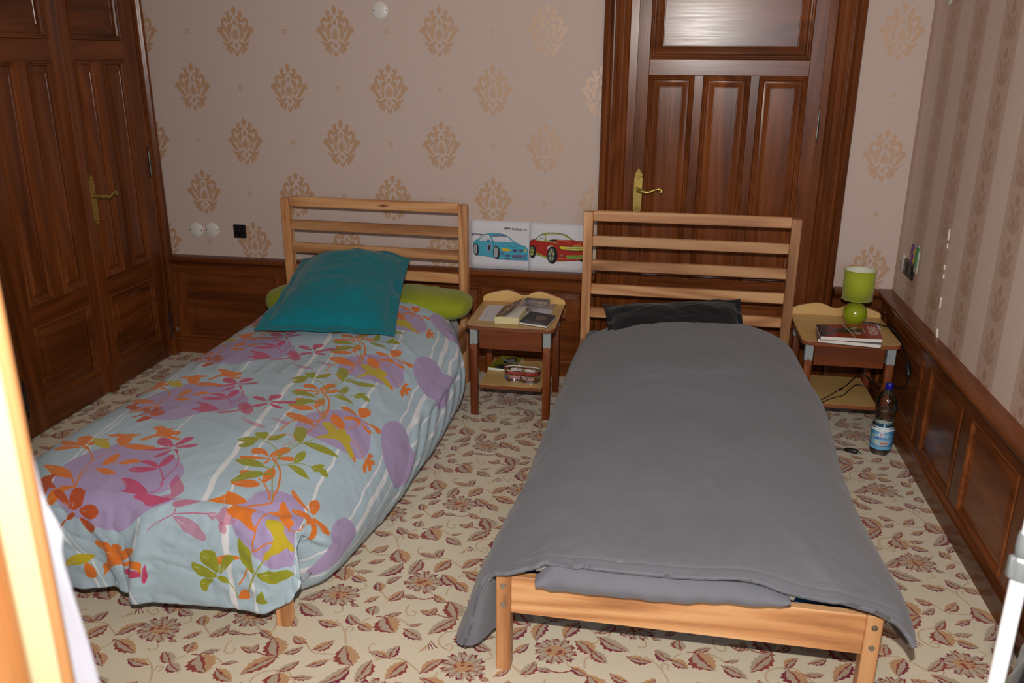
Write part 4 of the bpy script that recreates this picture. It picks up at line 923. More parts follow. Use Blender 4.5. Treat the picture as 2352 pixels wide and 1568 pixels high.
# puckered hem at the foot edge
X = U2[..., 0]; dist = (U2[..., 1] - U2[-1, 0, 1])
Gb[..., 2] += ((.0008 * np.sin(X * 95 + 2 * np.sin(X * 23)) * (vnoise(X * 9, X * 2, 77) + .6)) * np.exp(-(dist / .03) ** 2) - .0018 * np.exp(-((dist - .032) / .006) ** 2))
MAT['greycloth'] = fabric('grey_cotton', '6f7078', 650, bump=.12, var=.05)
r = empty('grey_duvet', (B2[0], B2[1], .36), B2[2], label='plain dark grey duvet with an open hem at the foot of the right bed', cat='duvet')
solidify(link('duvet_cover', grid_mesh('duvet_cover', shift(Gb)), MAT['greycloth'], r, True), .012)
kl = int(np.argmin(np.abs(Gb[-1, :60, 0] + .012))); rowl = Gb[-1, :kl + 1]; tq = np.linspace(0, 1, 16)[:, None]
inl = rowl.copy(); inl[:, 0] = -.010; inl[:, 1] = -1.96; inl[:, 2] = rowl[:, 2] * .92 + .03
Cl = rowl[None] * (1 - tq[..., None]) + inl[None] * tq[..., None]; Cl[..., 1] -= .022 * np.sin(PI * np.minimum(tq * 1.3, 1)) * np.clip((.32 - rowl[None, :, 2]) / .08, 0, 1)
solidify(link('corner_closure', grid_mesh('corner_closure', shift(Cl)), MAT['greycloth'], r, True), .006)
mb = MB(); mb.tube([tuple(p - np.array([0, .006, .36])) for p in rowl[::2]], .0035, 6); mb.build('corner_seam', MAT['greycloth'], r, True)
# the lower lip of the open cover sagging over the foot rail
lipu = np.linspace(.115, .745, 120); lt = np.linspace(0, 1, 22)[:, None]
top = np.interp(lipu, [.115, .16, .25, .45, .65, .70, .745], [.325, .372, .366, .368, .372, .362, .352])[None]
bot = np.interp(lipu, [.115, .15, .20, .24, .31, .39, .47, .56, .62, .68, .72, .745], [.318, .292, .300, .298, .300, .300, .303, .312, .318, .322, .334, .352])[None]
Lp = np.zeros((22, 120, 3)); Lp[..., 0] = lipu[None]; Lp[..., 2] = top * (1 - lt) + bot * lt
Lp[..., 1] = -2.058 - .040 * np.sin(PI * np.clip(lt * .85 + .05, 0, 1)) ** .8 - .006 * vnoise(lipu * 24, lipu * 3, 5)[None] * lt - .004 * np.sin(lipu * 70)[None] * lt * (1 - lt) * 4
solidify(link('lower_hem', grid_mesh('lower_hem', shift(Lp)), MAT['greycloth'], r, True), .006)
MAT['lining'] = fabric('pale_patterned_lining', 'a8a3aa', 300, var=.3); MAT['filling'] = fabric('white_filling', 'd6d4cf', 500)
mb = MB(); mb.prism([(.30, .296), (.40, .294), (.56, .302), (.64, .318), (.62, .330), (.30, .315)], 'y', -2.066, -2.060); link('lining_strip', mb.mesh(), MAT['lining'], r).location.z = -.36
wf = np.zeros((14, 60, 3)); wu = np.linspace(.11, .76, 60); wf[..., 0] = wu[None]; wl = np.linspace(0, 1, 14)[:, None]
wf[..., 1] = -1.90 - .155 * wl; wf[..., 2] = .366 - .008 * wl - .03 * (np.abs(wu[None] - .43) / .33) ** 4 * 1.0
solidify(link('filling', grid_mesh('filling', shift(wf)), MAT['filling'], r, True), .03)

# ---- pillows
def pillow_mesh(name, cn, th, flange=.0, n=60, sag=0.0, seed=0, amp=.006, pull=.05, bend=None, expo=2.6):
    """cn: corner points bottom-left, bottom-right, top-right, top-left"""
    c = [np.array(p, float) for p in cn]; s = np.linspace(-1, 1, n); X, Y = np.meshgrid(s, s)
    # edges bow inwards between the corners
    bx = X * (1 - pull * (1 - Y ** 2) ** 1.0 * np.abs(X) ** 3); by = Y * (1 - pull * (1 - X ** 2) * np.abs(Y) ** 3)
    a, b = (bx + 1) / 2, (by + 1) / 2
    P = ((1 - a) * (1 - b))[..., None] * c[0] + (a * (1 - b))[..., None] * c[1] + (a * b)[..., None] * c[2] + ((1 - a) * b)[..., None] * c[3]
    nrm = np.cross(c[1] - c[0] + c[2] - c[3], c[3] - c[0] + c[2] - c[1]); nrm /= np.linalg.norm(nrm)
    wx, wy = np.linalg.norm(c[1] - c[0]), np.linalg.norm(c[3] - c[0])
    ix, iy = np.clip(1 - (np.abs(X) / (1 - 2 * flange / wx)) ** expo, 0, 1), np.clip(1 - (np.abs(Y) / (1 - 2 * flange / wy)) ** expo, 0, 1)
    T = (ix * iy) ** .55 * th / 2 + .0025
    w = amp * (vnoise(X * 3 + 9, Y * 3, seed) + .5 * ridged(X * 5 + Y * 2, Y * 4 - X, seed + 1) + .25 * ridged(X * 12 - Y * 5, Y * 9, seed + 2)) * (.35 + .65 * (ix * iy) ** .5)
    if flange: w = w + .006 * np.sin(X * 11 + Y * 7 + 2 * np.sin(Y * 3)) * (1 - np.minimum(1, ix * iy * 8)) * 1.0
    B = bend(X, Y)[..., None] * nrm if bend is not None else 0
    A = P + nrm * (T + w - sag * (1 - X ** 2) * (1 - Y ** 2))[..., None] + B; Z = P - nrm * (T * .8 - w * .4 + sag * (1 - X ** 2) * (1 - Y ** 2))[..., None] + B
    N = n * n; V = np.concatenate([A.reshape(-1, 3), Z.reshape(-1, 3)])
    q = [(j * n + i, j * n + i + 1, (j + 1) * n + i + 1, (j + 1) * n + i) for j in range(n - 1) for i in range(n - 1)]
    f = q + [tuple(N + k for k in t[::-1]) for t in q]
    ring = [i for i in range(n)] + [j * n + n - 1 for j in range(1, n)] + [(n - 1) * n + i for i in range(n - 2, -1, -1)] + [j * n for j in range(n - 2, 0, -1)]
    f += [(ring[k], N + ring[k], N + ring[(k + 1) % len(ring)], ring[(k + 1) % len(ring)]) for k in range(len(ring))]
    me = bpy.data.meshes.new(name); me.from_pydata([tuple(p) for p in V], [], f); return me
def put_pillow(name, B, me, mat, **kw):
    o = link(name, me, mat, None, True, **kw); o.location = (B[0], B[1], 0); o.rotation_euler.z = B[2]; return o
MAT['teal'] = fabric('teal_cotton', '07707c', 800, var=.06, bump=.2); MAT['lime'] = fabric('lime_cotton', '8a9420', 250, bump=.35, var=.08); MAT['blackcloth'] = fabric('black_cotton', '17171a', 700)
tt_ = np.linspace(-1, 1, 90)[:, None]; aa_ = np.linspace(0, 2 * PI, 60)[None]
ef = np.maximum(1 - np.abs(tt_) ** 7, 0) ** (1 / 2.6)
sgp = lambda v, e: np.sign(v) * np.abs(v) ** e
Bo = np.stack([.523 + .525 * tt_ + 0 * aa_, -.178 + .150 * ef * sgp(np.cos(aa_), .75) + .012 * np.sin(tt_ * 3), .458 + .012 * tt_ + (.072 + .006 * np.sin(5 * tt_)) * ef * sgp(np.sin(aa_), .85)], -1)
Bo += .004 * ef[..., None] * np.stack([0 * Bo[..., 0], ridged(Bo[..., 0] * 9, aa_ * 2 + 0 * tt_, 3), ridged(Bo[..., 0] * 12 + Bo[..., 1] * 8, Bo[..., 1] * 14, 6)], -1)
put_pillow('green_bolster', B1, grid_mesh('green_bolster', Bo), MAT['lime'],
           label='lime green pillow lying along the headboard beneath the teal pillow', cat='pillow')
put_pillow('teal_pillow', B1, pillow_mesh('teal_pillow', [(.265, -.835, .490), (.865, -.745, .480), (.705, -.055, .652), (.160, -.115, .628)], .15, .045, 90, seed=8, amp=.007, pull=.035,
           bend=lambda X, Y: .060 * (1 - X ** 2) * (.45 + .45 * Y) + .01), MAT['teal'], label='large teal pillow with a flat flanged border leaning on the headboard', cat='pillow')
put_pillow('black_pillow', B2, pillow_mesh('black_pillow', [(.155, -.42, .41), (.785, -.40, .41), (.732, -.115, .575), (.115, -.125, .512)], .12, .022, 64, seed=14, amp=.006, pull=.05), MAT['blackcloth'],
           label='black pillow between the grey duvet and the headboard slats', cat='pillow')

# ------------------------------------------------------------------ nightstands
MP, AL, ALX, ED = wood('maple', 'x'), wood('alder', 'z'), wood('alder', 'x'), wood('edging', 'x')
def rounded(x0, x1, y0, y1, r_front, bow=.0, n=7):
    p = [(x0, y1)]
    for k in range(n + 1):
        a = PI + k * PI / 2 / n; p.append((x0 + r_front + r_front * math.cos(a), y0 + r_front + r_front * math.sin(a)))
    for k in range(1, 10):
        t = k / 10; p.append((x0 + r_front + (x1 - x0 - 2 * r_front) * t, y0 - bow * math.sin(PI * t)))
    for k in range(n + 1):
        a = -PI / 2 + k * PI / 2 / n; p.append((x1 - r_front + r_front * math.cos(a), y0 + r_front + r_front * math.sin(a)))
    return p + [(x1, y1)]
def nightstand(x, y, label):
    """origin at the floor, centre of the front edge; y grows to the wall"""
    r = empty('nightstand', (x, y, 0), label=label, cat='nightstand', group='two-tone nightstands')
    out = rounded(-.207, .207, 0, .425, .035, .008)
    top = MB().prism(out, 'z', .4295, .4475, .003, 2).build('top', ED, r, 40)
    MB().prism(rounded(-.2045, .2045, .0025, .424, .033, .008), 'z', .4474, .4482).build('top_surface', MP, top)
    # wavy back board
    w = cr([(-.207, .375), (-.209, .45), (-.204, .474), (-.165, .492), (-.115, .504), (-.085, .508), (-.055, .503), (-.02, .489), (.0, .486), (.02, .489), (.05, .503), (.075, .508), (.105, .504), (.16, .488), (.2, .472), (.209, .45), (.207, .375)], 4)
    bk = MB().prism([tuple(p) for p in w], 'y', .4235, .440, .002, 1).build('back_board', ED, r, 40)
    MB().prism([(p[0] * .985, .44 + (p[1] - .44) * .975) for p in w if p[1] > .40], 'y', .4228, .4238).build('board_face', MP, bk)
    for sx in (-1, 1):
        for y0 in (.032, .385):
            cx = sx * .1695
            lg = MB(); 
            prof = [(cx + .0175 * math.cos(a), y0 + .0175 * math.sin(a)) for a in [k * 2 * PI / 20 for k in range(20)]] if False else None
            lg.box(cx - .0175, cx + .0175, y0 - .0165, y0 + .0185, 0, .352, .006, 3)
            l_ = lg.build('leg', AL, r, 40)
            MB().box(cx - .0175, cx + .0175, y0 - .0165, y0 + .0185, .3525, .4292, .002).build('leg_cap', MAT['greycap'], l_)
            nb = MB(); nb.tube([(cx, y0 - .0160, .343), (cx, y0 - .0172, .343)], .0155, 18); nb.build('cap_disc', wood('edging', 'z'), l_)
    dr = box('drawer', ALX, r, -.146, .146, .030, .048, .330, .4285, .002)
    box('drawer_box', ALX, r, -.144, .144, .05, .40, .34, .415, .001)
    sh = MB().box(-.147, .147, .034, .40, .132, .1505, .002).build('shelf', ED, r)
    box('shelf_surface', MP, sh, -.1465, .1465, .0355, .398, .1503, .1512, .0)
    box('back_rail', wood('alder', 'x'), r, -.15, .15, .392, .408, .30, .41, .001)
    return r
MAT['greycap'] = plain('grey_leg_cap', '8f9598', .5)
nightstand(.612, -.662, 'nightstand between the two beds, covered with books and papers')
nightstand(2.098, -.610, 'nightstand in the right corner carrying the lime green lamp')

def slab(name, cn, z, th, mat_top, mat_side, parent=None, curl=0.0, **kw):
    """a book or sheet lying flat: cn = front-left, front-right, back-right, back-left (x, y); picture on the top face"""
    c = [np.array(p, float) for p in cn]
    b = bmesh.new(); lo = [b.verts.new((p[0], p[1], z)) for p in c]; hi = [b.verts.new((p[0], p[1], z + th)) for p in c]
    b.faces.new(lo[::-1]).material_index = 1; t = b.faces.new(hi)
    for k in range(4): b.faces.new((lo[k], lo[(k + 1) % 4], hi[(k + 1) % 4], hi[k])).material_index = 1
    L = b.loops.layers.uv.new('UVMap')
    for l, u in zip(t.loops, ((0, 0), (1, 0), (1, 1), (0, 1))): l[L].uv = u
    me = bpy.data.meshes.new(name); b.to_mesh(me); b.free()
    return link(name, me, [mat_top, mat_side], parent, **kw)
def book(name, cn, z, th, im_mat, page_mat, cover_mat, rootcat, label, spine=3, **kw):
    """paperback: page block, a cover sheet above and below and a spine; spine = index of the edge that is bound"""
    c = [np.array(p, float) for p in cn]; m = sum(c) / 4
    r = empty(name, (m[0], m[1], z), label=label, cat=rootcat, **kw); L = [p - m for p in c]
    k = .0012; inn = [p * .985 for p in L]
    slab('page_block', inn, k, th - 2 * k, page_mat, page_mat, r)
    slab('front_cover', L, th - k, k, im_mat, cover_mat, r); slab('back_cover', L, 0, k, cover_mat, cover_mat, r)
    a, b = L[spine], L[(spine + 1) % 4]; slab('spine', [a, b, b * .985, a * .985], k, th - 2 * k, cover_mat, cover_mat, r)
    return r
ZT = .4484
# left nightstand: white sheet, thick old paperback with lifted cover, dark booklet, plastic bag, card deck
def art_sheet():
    R = Ras(.33, .26, 1200, 'cfccd2')
    for sx, cx in ((1, .07), (-1, .27)):
        for k in range(7):
            y = .165 + .009 * k; R.poly([(cx + sx * .07, y - .004), (cx + sx * (.0 + .006 * (k % 3)), y + .012 * (k - 3) / 3), (cx + sx * .07, y + .003)], '26242b')
    R.line([(.02, .02), (.026, .24)], .0015, '8a8890', n=1)
    return R.image('sheet_print')
slab('paper_sheet', [(.449, -.575), (.772, -.560), (.770, -.300), (.444, -.318)], ZT, .0006, printed('sheet_print', art_sheet(), .8), MAT['paper'], label='white printed sheet lying under the books on the middle nightstand', cat='paper')
bk = empty('old_paperback', (.592, -.525, ZT + .001), label='thick yellowed paperback with its front cover bent open, on the middle nightstand', cat='book')
o = lambda p: (p[0] - .592, p[1] + .525)
pb = MB()
for k in range(9):
    e = .0012 * math.sin(k * 2.1); z0 = .001 + k * .0034
    pb.prism([o(q) for q in ((.536 + e, -.612 + e), (.646 + e, -.610 - e), (.655 + e, -.437), (.546, -.440))], 'z', z0, z0 + .0033)
pb.build('page_block', MAT['pages'], bk)
slab('top_page', [o(q) for q in ((.538, -.611), (.644, -.609), (.653, -.439), (.548, -.442))], .0316, .0008, MAT['pagew'], MAT['pages'], bk)
cvn = np.zeros((14, 18, 3)); tt_ = np.linspace(0, 1, 14)[:, None]; ww = np.linspace(0, 1, 18)[None]
sx0, sy0 = .538 + .009 * tt_, -.612 + .172 * tt_
ang = .10 + .38 * tt_; wid = .045 + .062 * tt_
cvn[..., 0] = sx0 + wid * ww * np.cos(ang) - .592; cvn[..., 1] = sy0 + .525 + .0 * ww * tt_; cvn[..., 2] = .0326 + wid * np.sin(ang) * (.25 * ww + .75 * ww ** 2) + .006 * np.sin(PI * ww) * tt_
def art_cover():
    R = Ras(.11, .17, 1200, '6b4a1e'); rn = random.Random(2)
    for k in range(26): R.disc(rn.uniform(0, .11), rn.uniform(0, .17), rn.uniform(.004, .02), rn.uniform(.003, .01), rn.choice(['8a652a', 'b58d45', '4a2e12', 'c9a25a', '38230f']), .7, rn.uniform(0, 3))
    R.line([(.03, .02), (.05, .07), (.06, .12), (.05, .16)], .006, 'd0b070')
    return R.image('cover_print')
uvg = np.stack(np.meshgrid(np.linspace(0, 1, 18), np.linspace(0, 1, 14)), -1)
solidify(link('front_cover', grid_mesh('front_cover', cvn, uvg), printed('golden_cover', art_cover(), .35), bk, True), .0008)
slab('back_cover', [o(q) for q in ((.535, -.613), (.647, -.611), (.656, -.436), (.545, -.439))], 0, .001, MAT['pages'], MAT['pages'], bk)
def art_dark():
    R = Ras(.14, .19, 1300, '1c1d2b'); rn = random.Random(5)
    R.curve([(.05, .0), (.045, .05), (.06, .09), (.08, .11), (.11, .09), (.12, .04), (.115, 0)], '2a2320')
    R.curve([(.055, .13), (.06, .085), (.085, .075), (.105, .09), (.108, .13), (.095, .155), (.07, .155)], '6b5848')
    R.curve([(.05, .125), (.06, .16), (.09, .168), (.112, .15), (.112, .12), (.1, .14), (.07, .14)], '3a2d26')
    R.disc(.072, .115, .006, .004, '2a201c'); R.disc(.094, .113, .006, .004, '2a201c'); R.line([(.075, .095), (.084, .092), (.093, .095)], .002, '3d2a24')
    for k in range(3): R.line([(.095, .175 - k * .006), (.132, .172 - k * .006)], .0016, '8f8f9c', n=1)
    R.text('La Route', .014, .028, .04, .014, 'b9b4ac', -.05); R.text('secrete', .060, .022, .055, .013, 'b9b4ac', -.04)
    R.poly([(.06, 0), (.13, 0), (.13, .008), (.06, .006)], '9fb0b4')
    return R.image('booklet_print')
book('dark_booklet', [(.648, -.600), (.781, -.642), (.803, -.470), (.672, -.420)], ZT + .0006, .010, printed('booklet_cover', art_dark(), .35), MAT['pagew'], plain('booklet_back', '1e1f2a', .4), 'book', 'dark blue booklet with a pale portrait on its cover, front right of the middle nightstand')
dk = empty('card_deck_box', (.682, -.285, ZT), -.11, label='small grey patterned card box at the back of the middle nightstand', cat='box')
def art_deck():
    R = Ras(.12, .05, 1600, '4a4d57'); R.poly([(.004, .004), (.116, .004), (.116, .046), (.004, .046)], '8d929c'); R.poly([(.007, .007), (.113, .007), (.113, .043), (.007, .043)], '474b56')
    for k in range(9): R.line([(.04 + .0085 * math.cos(k) * 1.6, .025), (.04, .012 + .003 * k), (.06, .025)], .0012, '7a808c')
    R.disc(.04, .025, .012, .010, '5f6571'); R.disc(.04, .025, .006, .005, '9298a4')
    for k in range(14): R.line([(.06 + k * .0035, .012), (.062 + k * .0035, .038)], .0011, '6a707c', n=1)
    return R.image('deck_print')
slab('card_box', [(-.060, -.026), (.060, -.026), (.060, .030), (-.060, .030)], 0, .024, plain('deck_side', '3c4048', .4), plain('deck_side2', '4b4e55', .4), dk)
slab('box_lid', [(-.0605, -.0265), (.0605, -.0265), (.0605, .0305), (-.0605, .0305)], .0241, .005, printed('deck_top', art_deck(), .4), MAT['grey'], dk)
pbm = NT('clear_plastic'); pbm.t.nodes.remove(pbm.b)
fr_ = pbm.n('ShaderNodeFresnel', {'IOR': 1.35}); fm_ = pbm.n('ShaderNodeMath', {0: fr_, 1: .55, 2: .03}, operation='MULTIPLY_ADD')
mx_ = pbm.n('ShaderNodeMixShader', {0: fm_, 1: pbm.n('ShaderNodeBsdfTransparent', {'Color': (.97, .96, .955, 1)}), 2: pbm.n('ShaderNodeBsdfGlossy', {'Roughness': .12, 'Color': (.95, .95, .95, 1)})})
pbm.t.links.new(mx_.outputs[0], pbm.out.inputs[0]); MAT['clear'] = pbm.m
gx = np.zeros((26, 34, 3)); a_, b_ = np.meshgrid(np.linspace(0, 1, 34), np.linspace(0, 1, 26))
gx[..., 0] = .575 + .205 * a_ + .01 * b_; gx[..., 1] = -.455 + .125 * b_ + .01 * a_; gx[..., 2] = ZT + .034 - .012 * b_ * a_ + .006 * ridged(a_ * 5, b_ * 4 + a_ * 2, 3) + .012 * np.exp(-((a_ - .72) ** 2 + (b_ - .15) ** 2) / .012)
solidify(link('plastic_sleeve', grid_mesh('plastic_sleeve', gx), MAT['clear'], None, True, label='crumpled clear plastic sleeve lying over the books on the middle nightstand', cat='plastic sleeve'), .0004)

# lower shelf of the left nightstand: comic and candy box
def art_yellow():
    R = Ras(.15, .2, 1300, '8f8a18'); rn = random.Random(8)
    R.curve([(.03, .02), (.05, .06), (.11, .07), (.13, .03), (.09, .0)], '3b3f40'); R.curve([(.06, .1), (.1, .09), (.13, .13), (.11, .18), (.07, .17)], '2d2d30'); R.curve([(.075, .11), (.1, .105), (.115, .14), (.1, .165), (.08, .15)], '8d9494')
    R.curve([(.03, .16), (.07, .14), (.08, .12), (.06, .12), (.02, .145)], '8d9494'); R.curve([(.1, .12), (.14, .13), (.145, .115), (.12, .1)], '8d9494')
    for k in range(4): R.line([(.01, .03 + .02 * k), (.05, .04 + .02 * k)], .004, '5e6a34', n=1)
    R.disc(.04, .03, .006, .005, 'b0622a')
    return R.image('yellow_comic_print')
book('comic_book', [(.465, -.430), (.592, -.448), (.616, -.268), (.500, -.245)], .1514, .014, printed('yellow_comic', art_yellow(), .45), MAT['pagew'], plain('comic_back', '8a8520', .5), 'book', 'yellow comic with black and white figures on the lower shelf of the middle nightstand')
cb = empty('candy_box', (.655, -.535, .1515), -.10, label='empty clear peanut-shaped candy tub with red lettering on the lower shelf', cat='candy box')
def peanut(th): 
    r = .057 + .029 * math.cos(2 * th) + .004 * math.cos(4 * th); return (r * 1.0 * math.cos(th), r * 1.12 * math.sin(th) + .004 * math.sin(th))
po = [peanut(2 * PI * k / 96) for k in range(96)]
def ring_strip(name, mat, parent, z0, z1, sc, idx=None, dz=None):
    ks = list(range(97)) if idx is None else idx
    G = np.array([[(po[k % 96][0] * s_, po[k % 96][1] * s_, z) for k in ks] for z, s_ in ((z0, sc), (z1, sc + (z1 - z0) * .35))]); G = np.array(G)
    return link(name, grid_mesh(name, G), mat, parent, True)
ring_strip('tub_wall', MAT['clear'], cb, .0, .062, .96)
MB().prism([(p[0] * .955, p[1] * .955) for p in po], 'z', 0, .001).build('tub_floor', MAT['clear'], cb)
rm = MB(); rm.tube([(po[k % 96][0] * .985, po[k % 96][1] * .985, .062) for k in range(97)], .0022, 6, cap=False); rm.build('rim', MAT['clear'], cb, True)
MAT['cred'] = plain('label_red', 'a3222c', .5); MAT['cwhite'] = plain('label_white', 'd8cfd6', .6)
ring_strip('red_band', MAT['cred'], cb, .041, .052, .974, [k for k in range(44, 97)] + [97 + k for k in range(4)])
ring_strip('white_band', MAT['cwhite'], cb, .050, .055, .966, list(range(1, 46)))
def wrap_text(name, txt, mat, parent, fn, w, h, bold=0.0, x0=0.0, z0=0.0, fit=True):
    """text bent onto a surface: fn(s, z) -> point, s runs along the text"""
    T, (a0, b0, a1, b1) = text_tris(txt, bold); b = bmesh.new()
    for t in T:
        p = (t - (a0, b0)) / (a1 - a0, b1 - b0) * (w, h) + (x0, z0)
        vs = [b.verts.new(fn(x, z)) for x, z in p]
        try: b.faces.new(vs)
        except ValueError: pass
    me = bpy.data.meshes.new(name); b.to_mesh(me); b.free(); return link(name, me, mat, parent)
fl = [k for k in range(50, 95)]; fp = np.array([po[k] for k in fl]); fa = np.concatenate([[0], np.cumsum(np.linalg.norm(np.diff(fp, axis=0), axis=1))])
def on_front(off):
    def fn(s_, z):
        x = np.interp(s_, fa, fp[:, 0]); y = np.interp(s_, fa, fp[:, 1]); k = .96 + .35 * z + off; return (x * k, y * k, z)
    return fn
LA = fa[-1]
for txt, s0, w_ in (('HARIBO', .22 * LA, .27 * LA), ('TIRLIBIBI', .53 * LA, .30 * LA)):
    wrap_text('lettering_back', txt, MAT['cwhite'], cb, on_front(.024), w_ * 1.03, .0155, .05, s0 - .001, .0165)
    wrap_text('lettering', txt, MAT['cred'], cb, on_front(.034), w_, .0125, .012, s0, .018)
bl = [k for k in range(3, 46)][::-1]; bp = np.array([po[k] for k in bl]); ba = np.concatenate([[0], np.cumsum(np.linalg.norm(np.diff(bp, axis=0), axis=1))])
def on_back(s_, z): return (np.interp(s_, ba, bp[:, 0]) * (.94 + .35 * z), np.interp(s_, ba, bp[:, 1]) * (.94 + .35 * z), z)
for txt, s0, w_ in (('IBIBILRIT', .12 * ba[-1], .33 * ba[-1]), ('OBIRAH', .5 * ba[-1], .28 * ba[-1])): wrap_text('label_reverse', txt, MAT['cwhite'], cb, on_back, w_, .014, .07, s0, .026)
bd = NT('blue_badge'); bd.set(col=lin('3a6a9e'), rough=.5)
wb = MB(); 
wb.poly([on_front(.03)(.12 * LA + .0075 * math.cos(k * PI / 8), .019 + .012 * math.sin(k * PI / 8)) for k in range(16)]); wb.build('blue_badge', bd.m, cb)

# right nightstand: lamp, two comics, tag, cords
lp = empty('table_lamp', (2.157, -.318, ZT), label='lime green table lamp with a round ball base and drum shade in the corner', cat='lamp')
t = NT('lime_ceramic'); t.set(col=lin('8e9a1e'), rough=.12, coat=.6, coatr=.05); MAT['limecer'] = t.m
MB().lathe([(.020, 0), (.030, .001), (.034, .003)] + [(.053 * math.sin(a), .0515 - .053 * math.cos(a)) for a in np.linspace(.72, PI - .22, 26)], n=40).build('ball_base', MAT['limecer'], lp, 60)
MB().lathe([(.0125, .1025), (.0125, .128), (.008, .130), (.008, .150)], n=20).build('lamp_neck', MAT['black'], lp, 40)
t = NT('lime_shade'); t.set(col=lin('98a41c'), rough=.75, sheen=.2); MAT['shade'] = t.m
sg = np.array([[(r_ * math.cos(2 * PI * k / 56), r_ * math.sin(2 * PI * k / 56), z) for k in range(57)] for z, r_ in ((.122, .0665), (.19, .067), (.256, .0675))])
solidify(link('drum_shade', grid_mesh('drum_shade', sg), MAT['shade'], lp, True), .0012)
sg2 = sg.copy(); sg2[..., 0] *= .978; sg2[..., 1] *= .978
solidify(link('shade_lining', grid_mesh('shade_lining', sg2), plain('shade_inside', 'd6d8c8', .8), lp, True), .0008)
for z, r_ in ((.122, .0665), (.256, .0675)):
    mb = MB(); mb.tube([(r_ * math.cos(2 * PI * k / 56), r_ * math.sin(2 * PI * k / 56), z) for k in range(57)], .0014, 6, cap=False); mb.build('shade_rim', MAT['shade'], lp, True)
mb = MB()
for k in range(3): mb.tube([(.008 * math.cos(k * 2.09), .008 * math.sin(k * 2.09), .148), (.065 * math.cos(k * 2.09), .065 * math.sin(k * 2.09), .150)], .0012, 6)
mb.build('shade_fitter', MAT['steel'], lp)
MB().lathe([(.010, .150), (.022, .17), (.028, .19), (.022, .212), (.006, .222)], n=20).build('bulb', MAT['white'], lp, True)
def art_comic():
    R = Ras(.27, .18, 1300, '8e1b18'); rn = random.Random(4)
    R.poly([(0, 0), (.02, 0), (.055, .03), (.06, .09), (.05, .15), (.03, .18), (0, .18)], '3b2f33'); R.curve([(.02, .02), (.07, .05), (.09, .08), (.06, .085), (.02, .07)], '4d4146'); R.curve([(.02, .16), (.07, .125), (.09, .10), (.06, .095), (.02, .11)], '56494d')
    R.disc(.045, .09, .014, .012, '8e1b18')
    R.curve([(.075, .07), (.105, .055), (.14, .05), (.165, .065), (.175, .09), (.165, .12), (.135, .135), (.105, .12), (.08, .105)], '1d1718')
    R.curve([(.14, .10), (.155, .13), (.175, .135), (.178, .12), (.16, .105)], '9b938f'); R.curve([(.145, .06), (.165, .04), (.185, .05), (.178, .065), (.16, .07)], '9b938f'); R.disc(.188, .088, .020, .017, '1d1718'); R.disc(.158, .088, .008, .016, '6b5a58')
    R.line([(.118, .180), (.128, .12), (.14, .06), (.15, .0)], .006, 'b9aca4', n=1)
    for nm, x, h in (('WALKING', .243, .017), ('DEAD', .222, .021)): R.text(nm, x + .0, .142, .096, h, 'd8cfc6', -PI / 2, 0, .03)
    R.line([(.2, .135), (.2, .055)], .003, 'c9a9a0', n=1); R.line([(.262, .125), (.262, .065)], .0025, 'c9a9a0', n=1)
    R.text('2', .016, .078, .018, .006, 'd8cfc6', PI / 2)
    return R.image('comic_print')
MAT['covred'] = plain('comic_red_back', '7c1c1a', .45); MAT['covdark'] = plain('comic_dark_back', '25262b', .45)
book('comic_volume', [(1.952, -.622), (2.203, -.660), (2.222, -.465), (1.972, -.440)], ZT + .0004, .017, plain('grey_cover', '55606a', .4), MAT['pagew'], MAT['covdark'], 'book', 'pale grey comic volume at the bottom of the two on the corner nightstand', spine=2)
book('comic_volume', [(1.958, -.640), (2.212, -.636), (2.232, -.412), (1.966, -.470)], ZT + .0178, .0165, printed('red_comic_cover', art_comic(), .4, .2), MAT['pagew'], MAT['covred'], 'book', 'red comic volume with a dark figure and white DEAD lettering, on top of the pair', spine=2)
tg = empty('grey_tag', (2.250, -.345, ZT), label='small pale grey box beside the comics on the corner nightstand', cat='tag')
box('tag_body', plain('tag_grey', '8f93a0', .5), tg, -.016, .016, -.032, .045, 0, .006, .001); box('tag_label', MAT['paper'], tg, -.012, .012, -.026, .03, .0061, .0066, 0)
lc = empty('lamp_cord', (2.21, -.33, ZT), label='black lamp cord with an inline switch hanging beside the corner nightstand', cat='cord')
W0 = np.array([2.21, -.33, ZT])
pts = cr([(2.175, -.30, .452), (2.235, -.305, .456), (2.275, -.345, .458), (2.302, -.40, .462), (2.312, -.49, .455), (2.316, -.58, .425), (2.318, -.655, .395)], 6) - W0
MB().tube([tuple(p) for p in pts], .0032, 8).build('cord', MAT['darkcord'], lc, True)
sw = MB(); sw.tube([tuple(np.array(q) - W0) for q in ((2.318, -.652, .400), (2.318, -.668, .385), (2.318, -.692, .355), (2.317, -.70, .342))], [.006, .011, .011, .006], 12); sw.build('inline_switch', MAT['black'], lc, True)
pts = cr([(2.317, -.700, .343), (2.316, -.69, .305), (2.314, -.62, .265), (2.312, -.52, .235), (2.310, -.44, .2), (2.309, -.40, .12), (2.306, -.36, .02)], 6) - W0
MB().tube([tuple(p) for p in pts], .0028, 8).build('cord', MAT['darkcord'], lc, True)
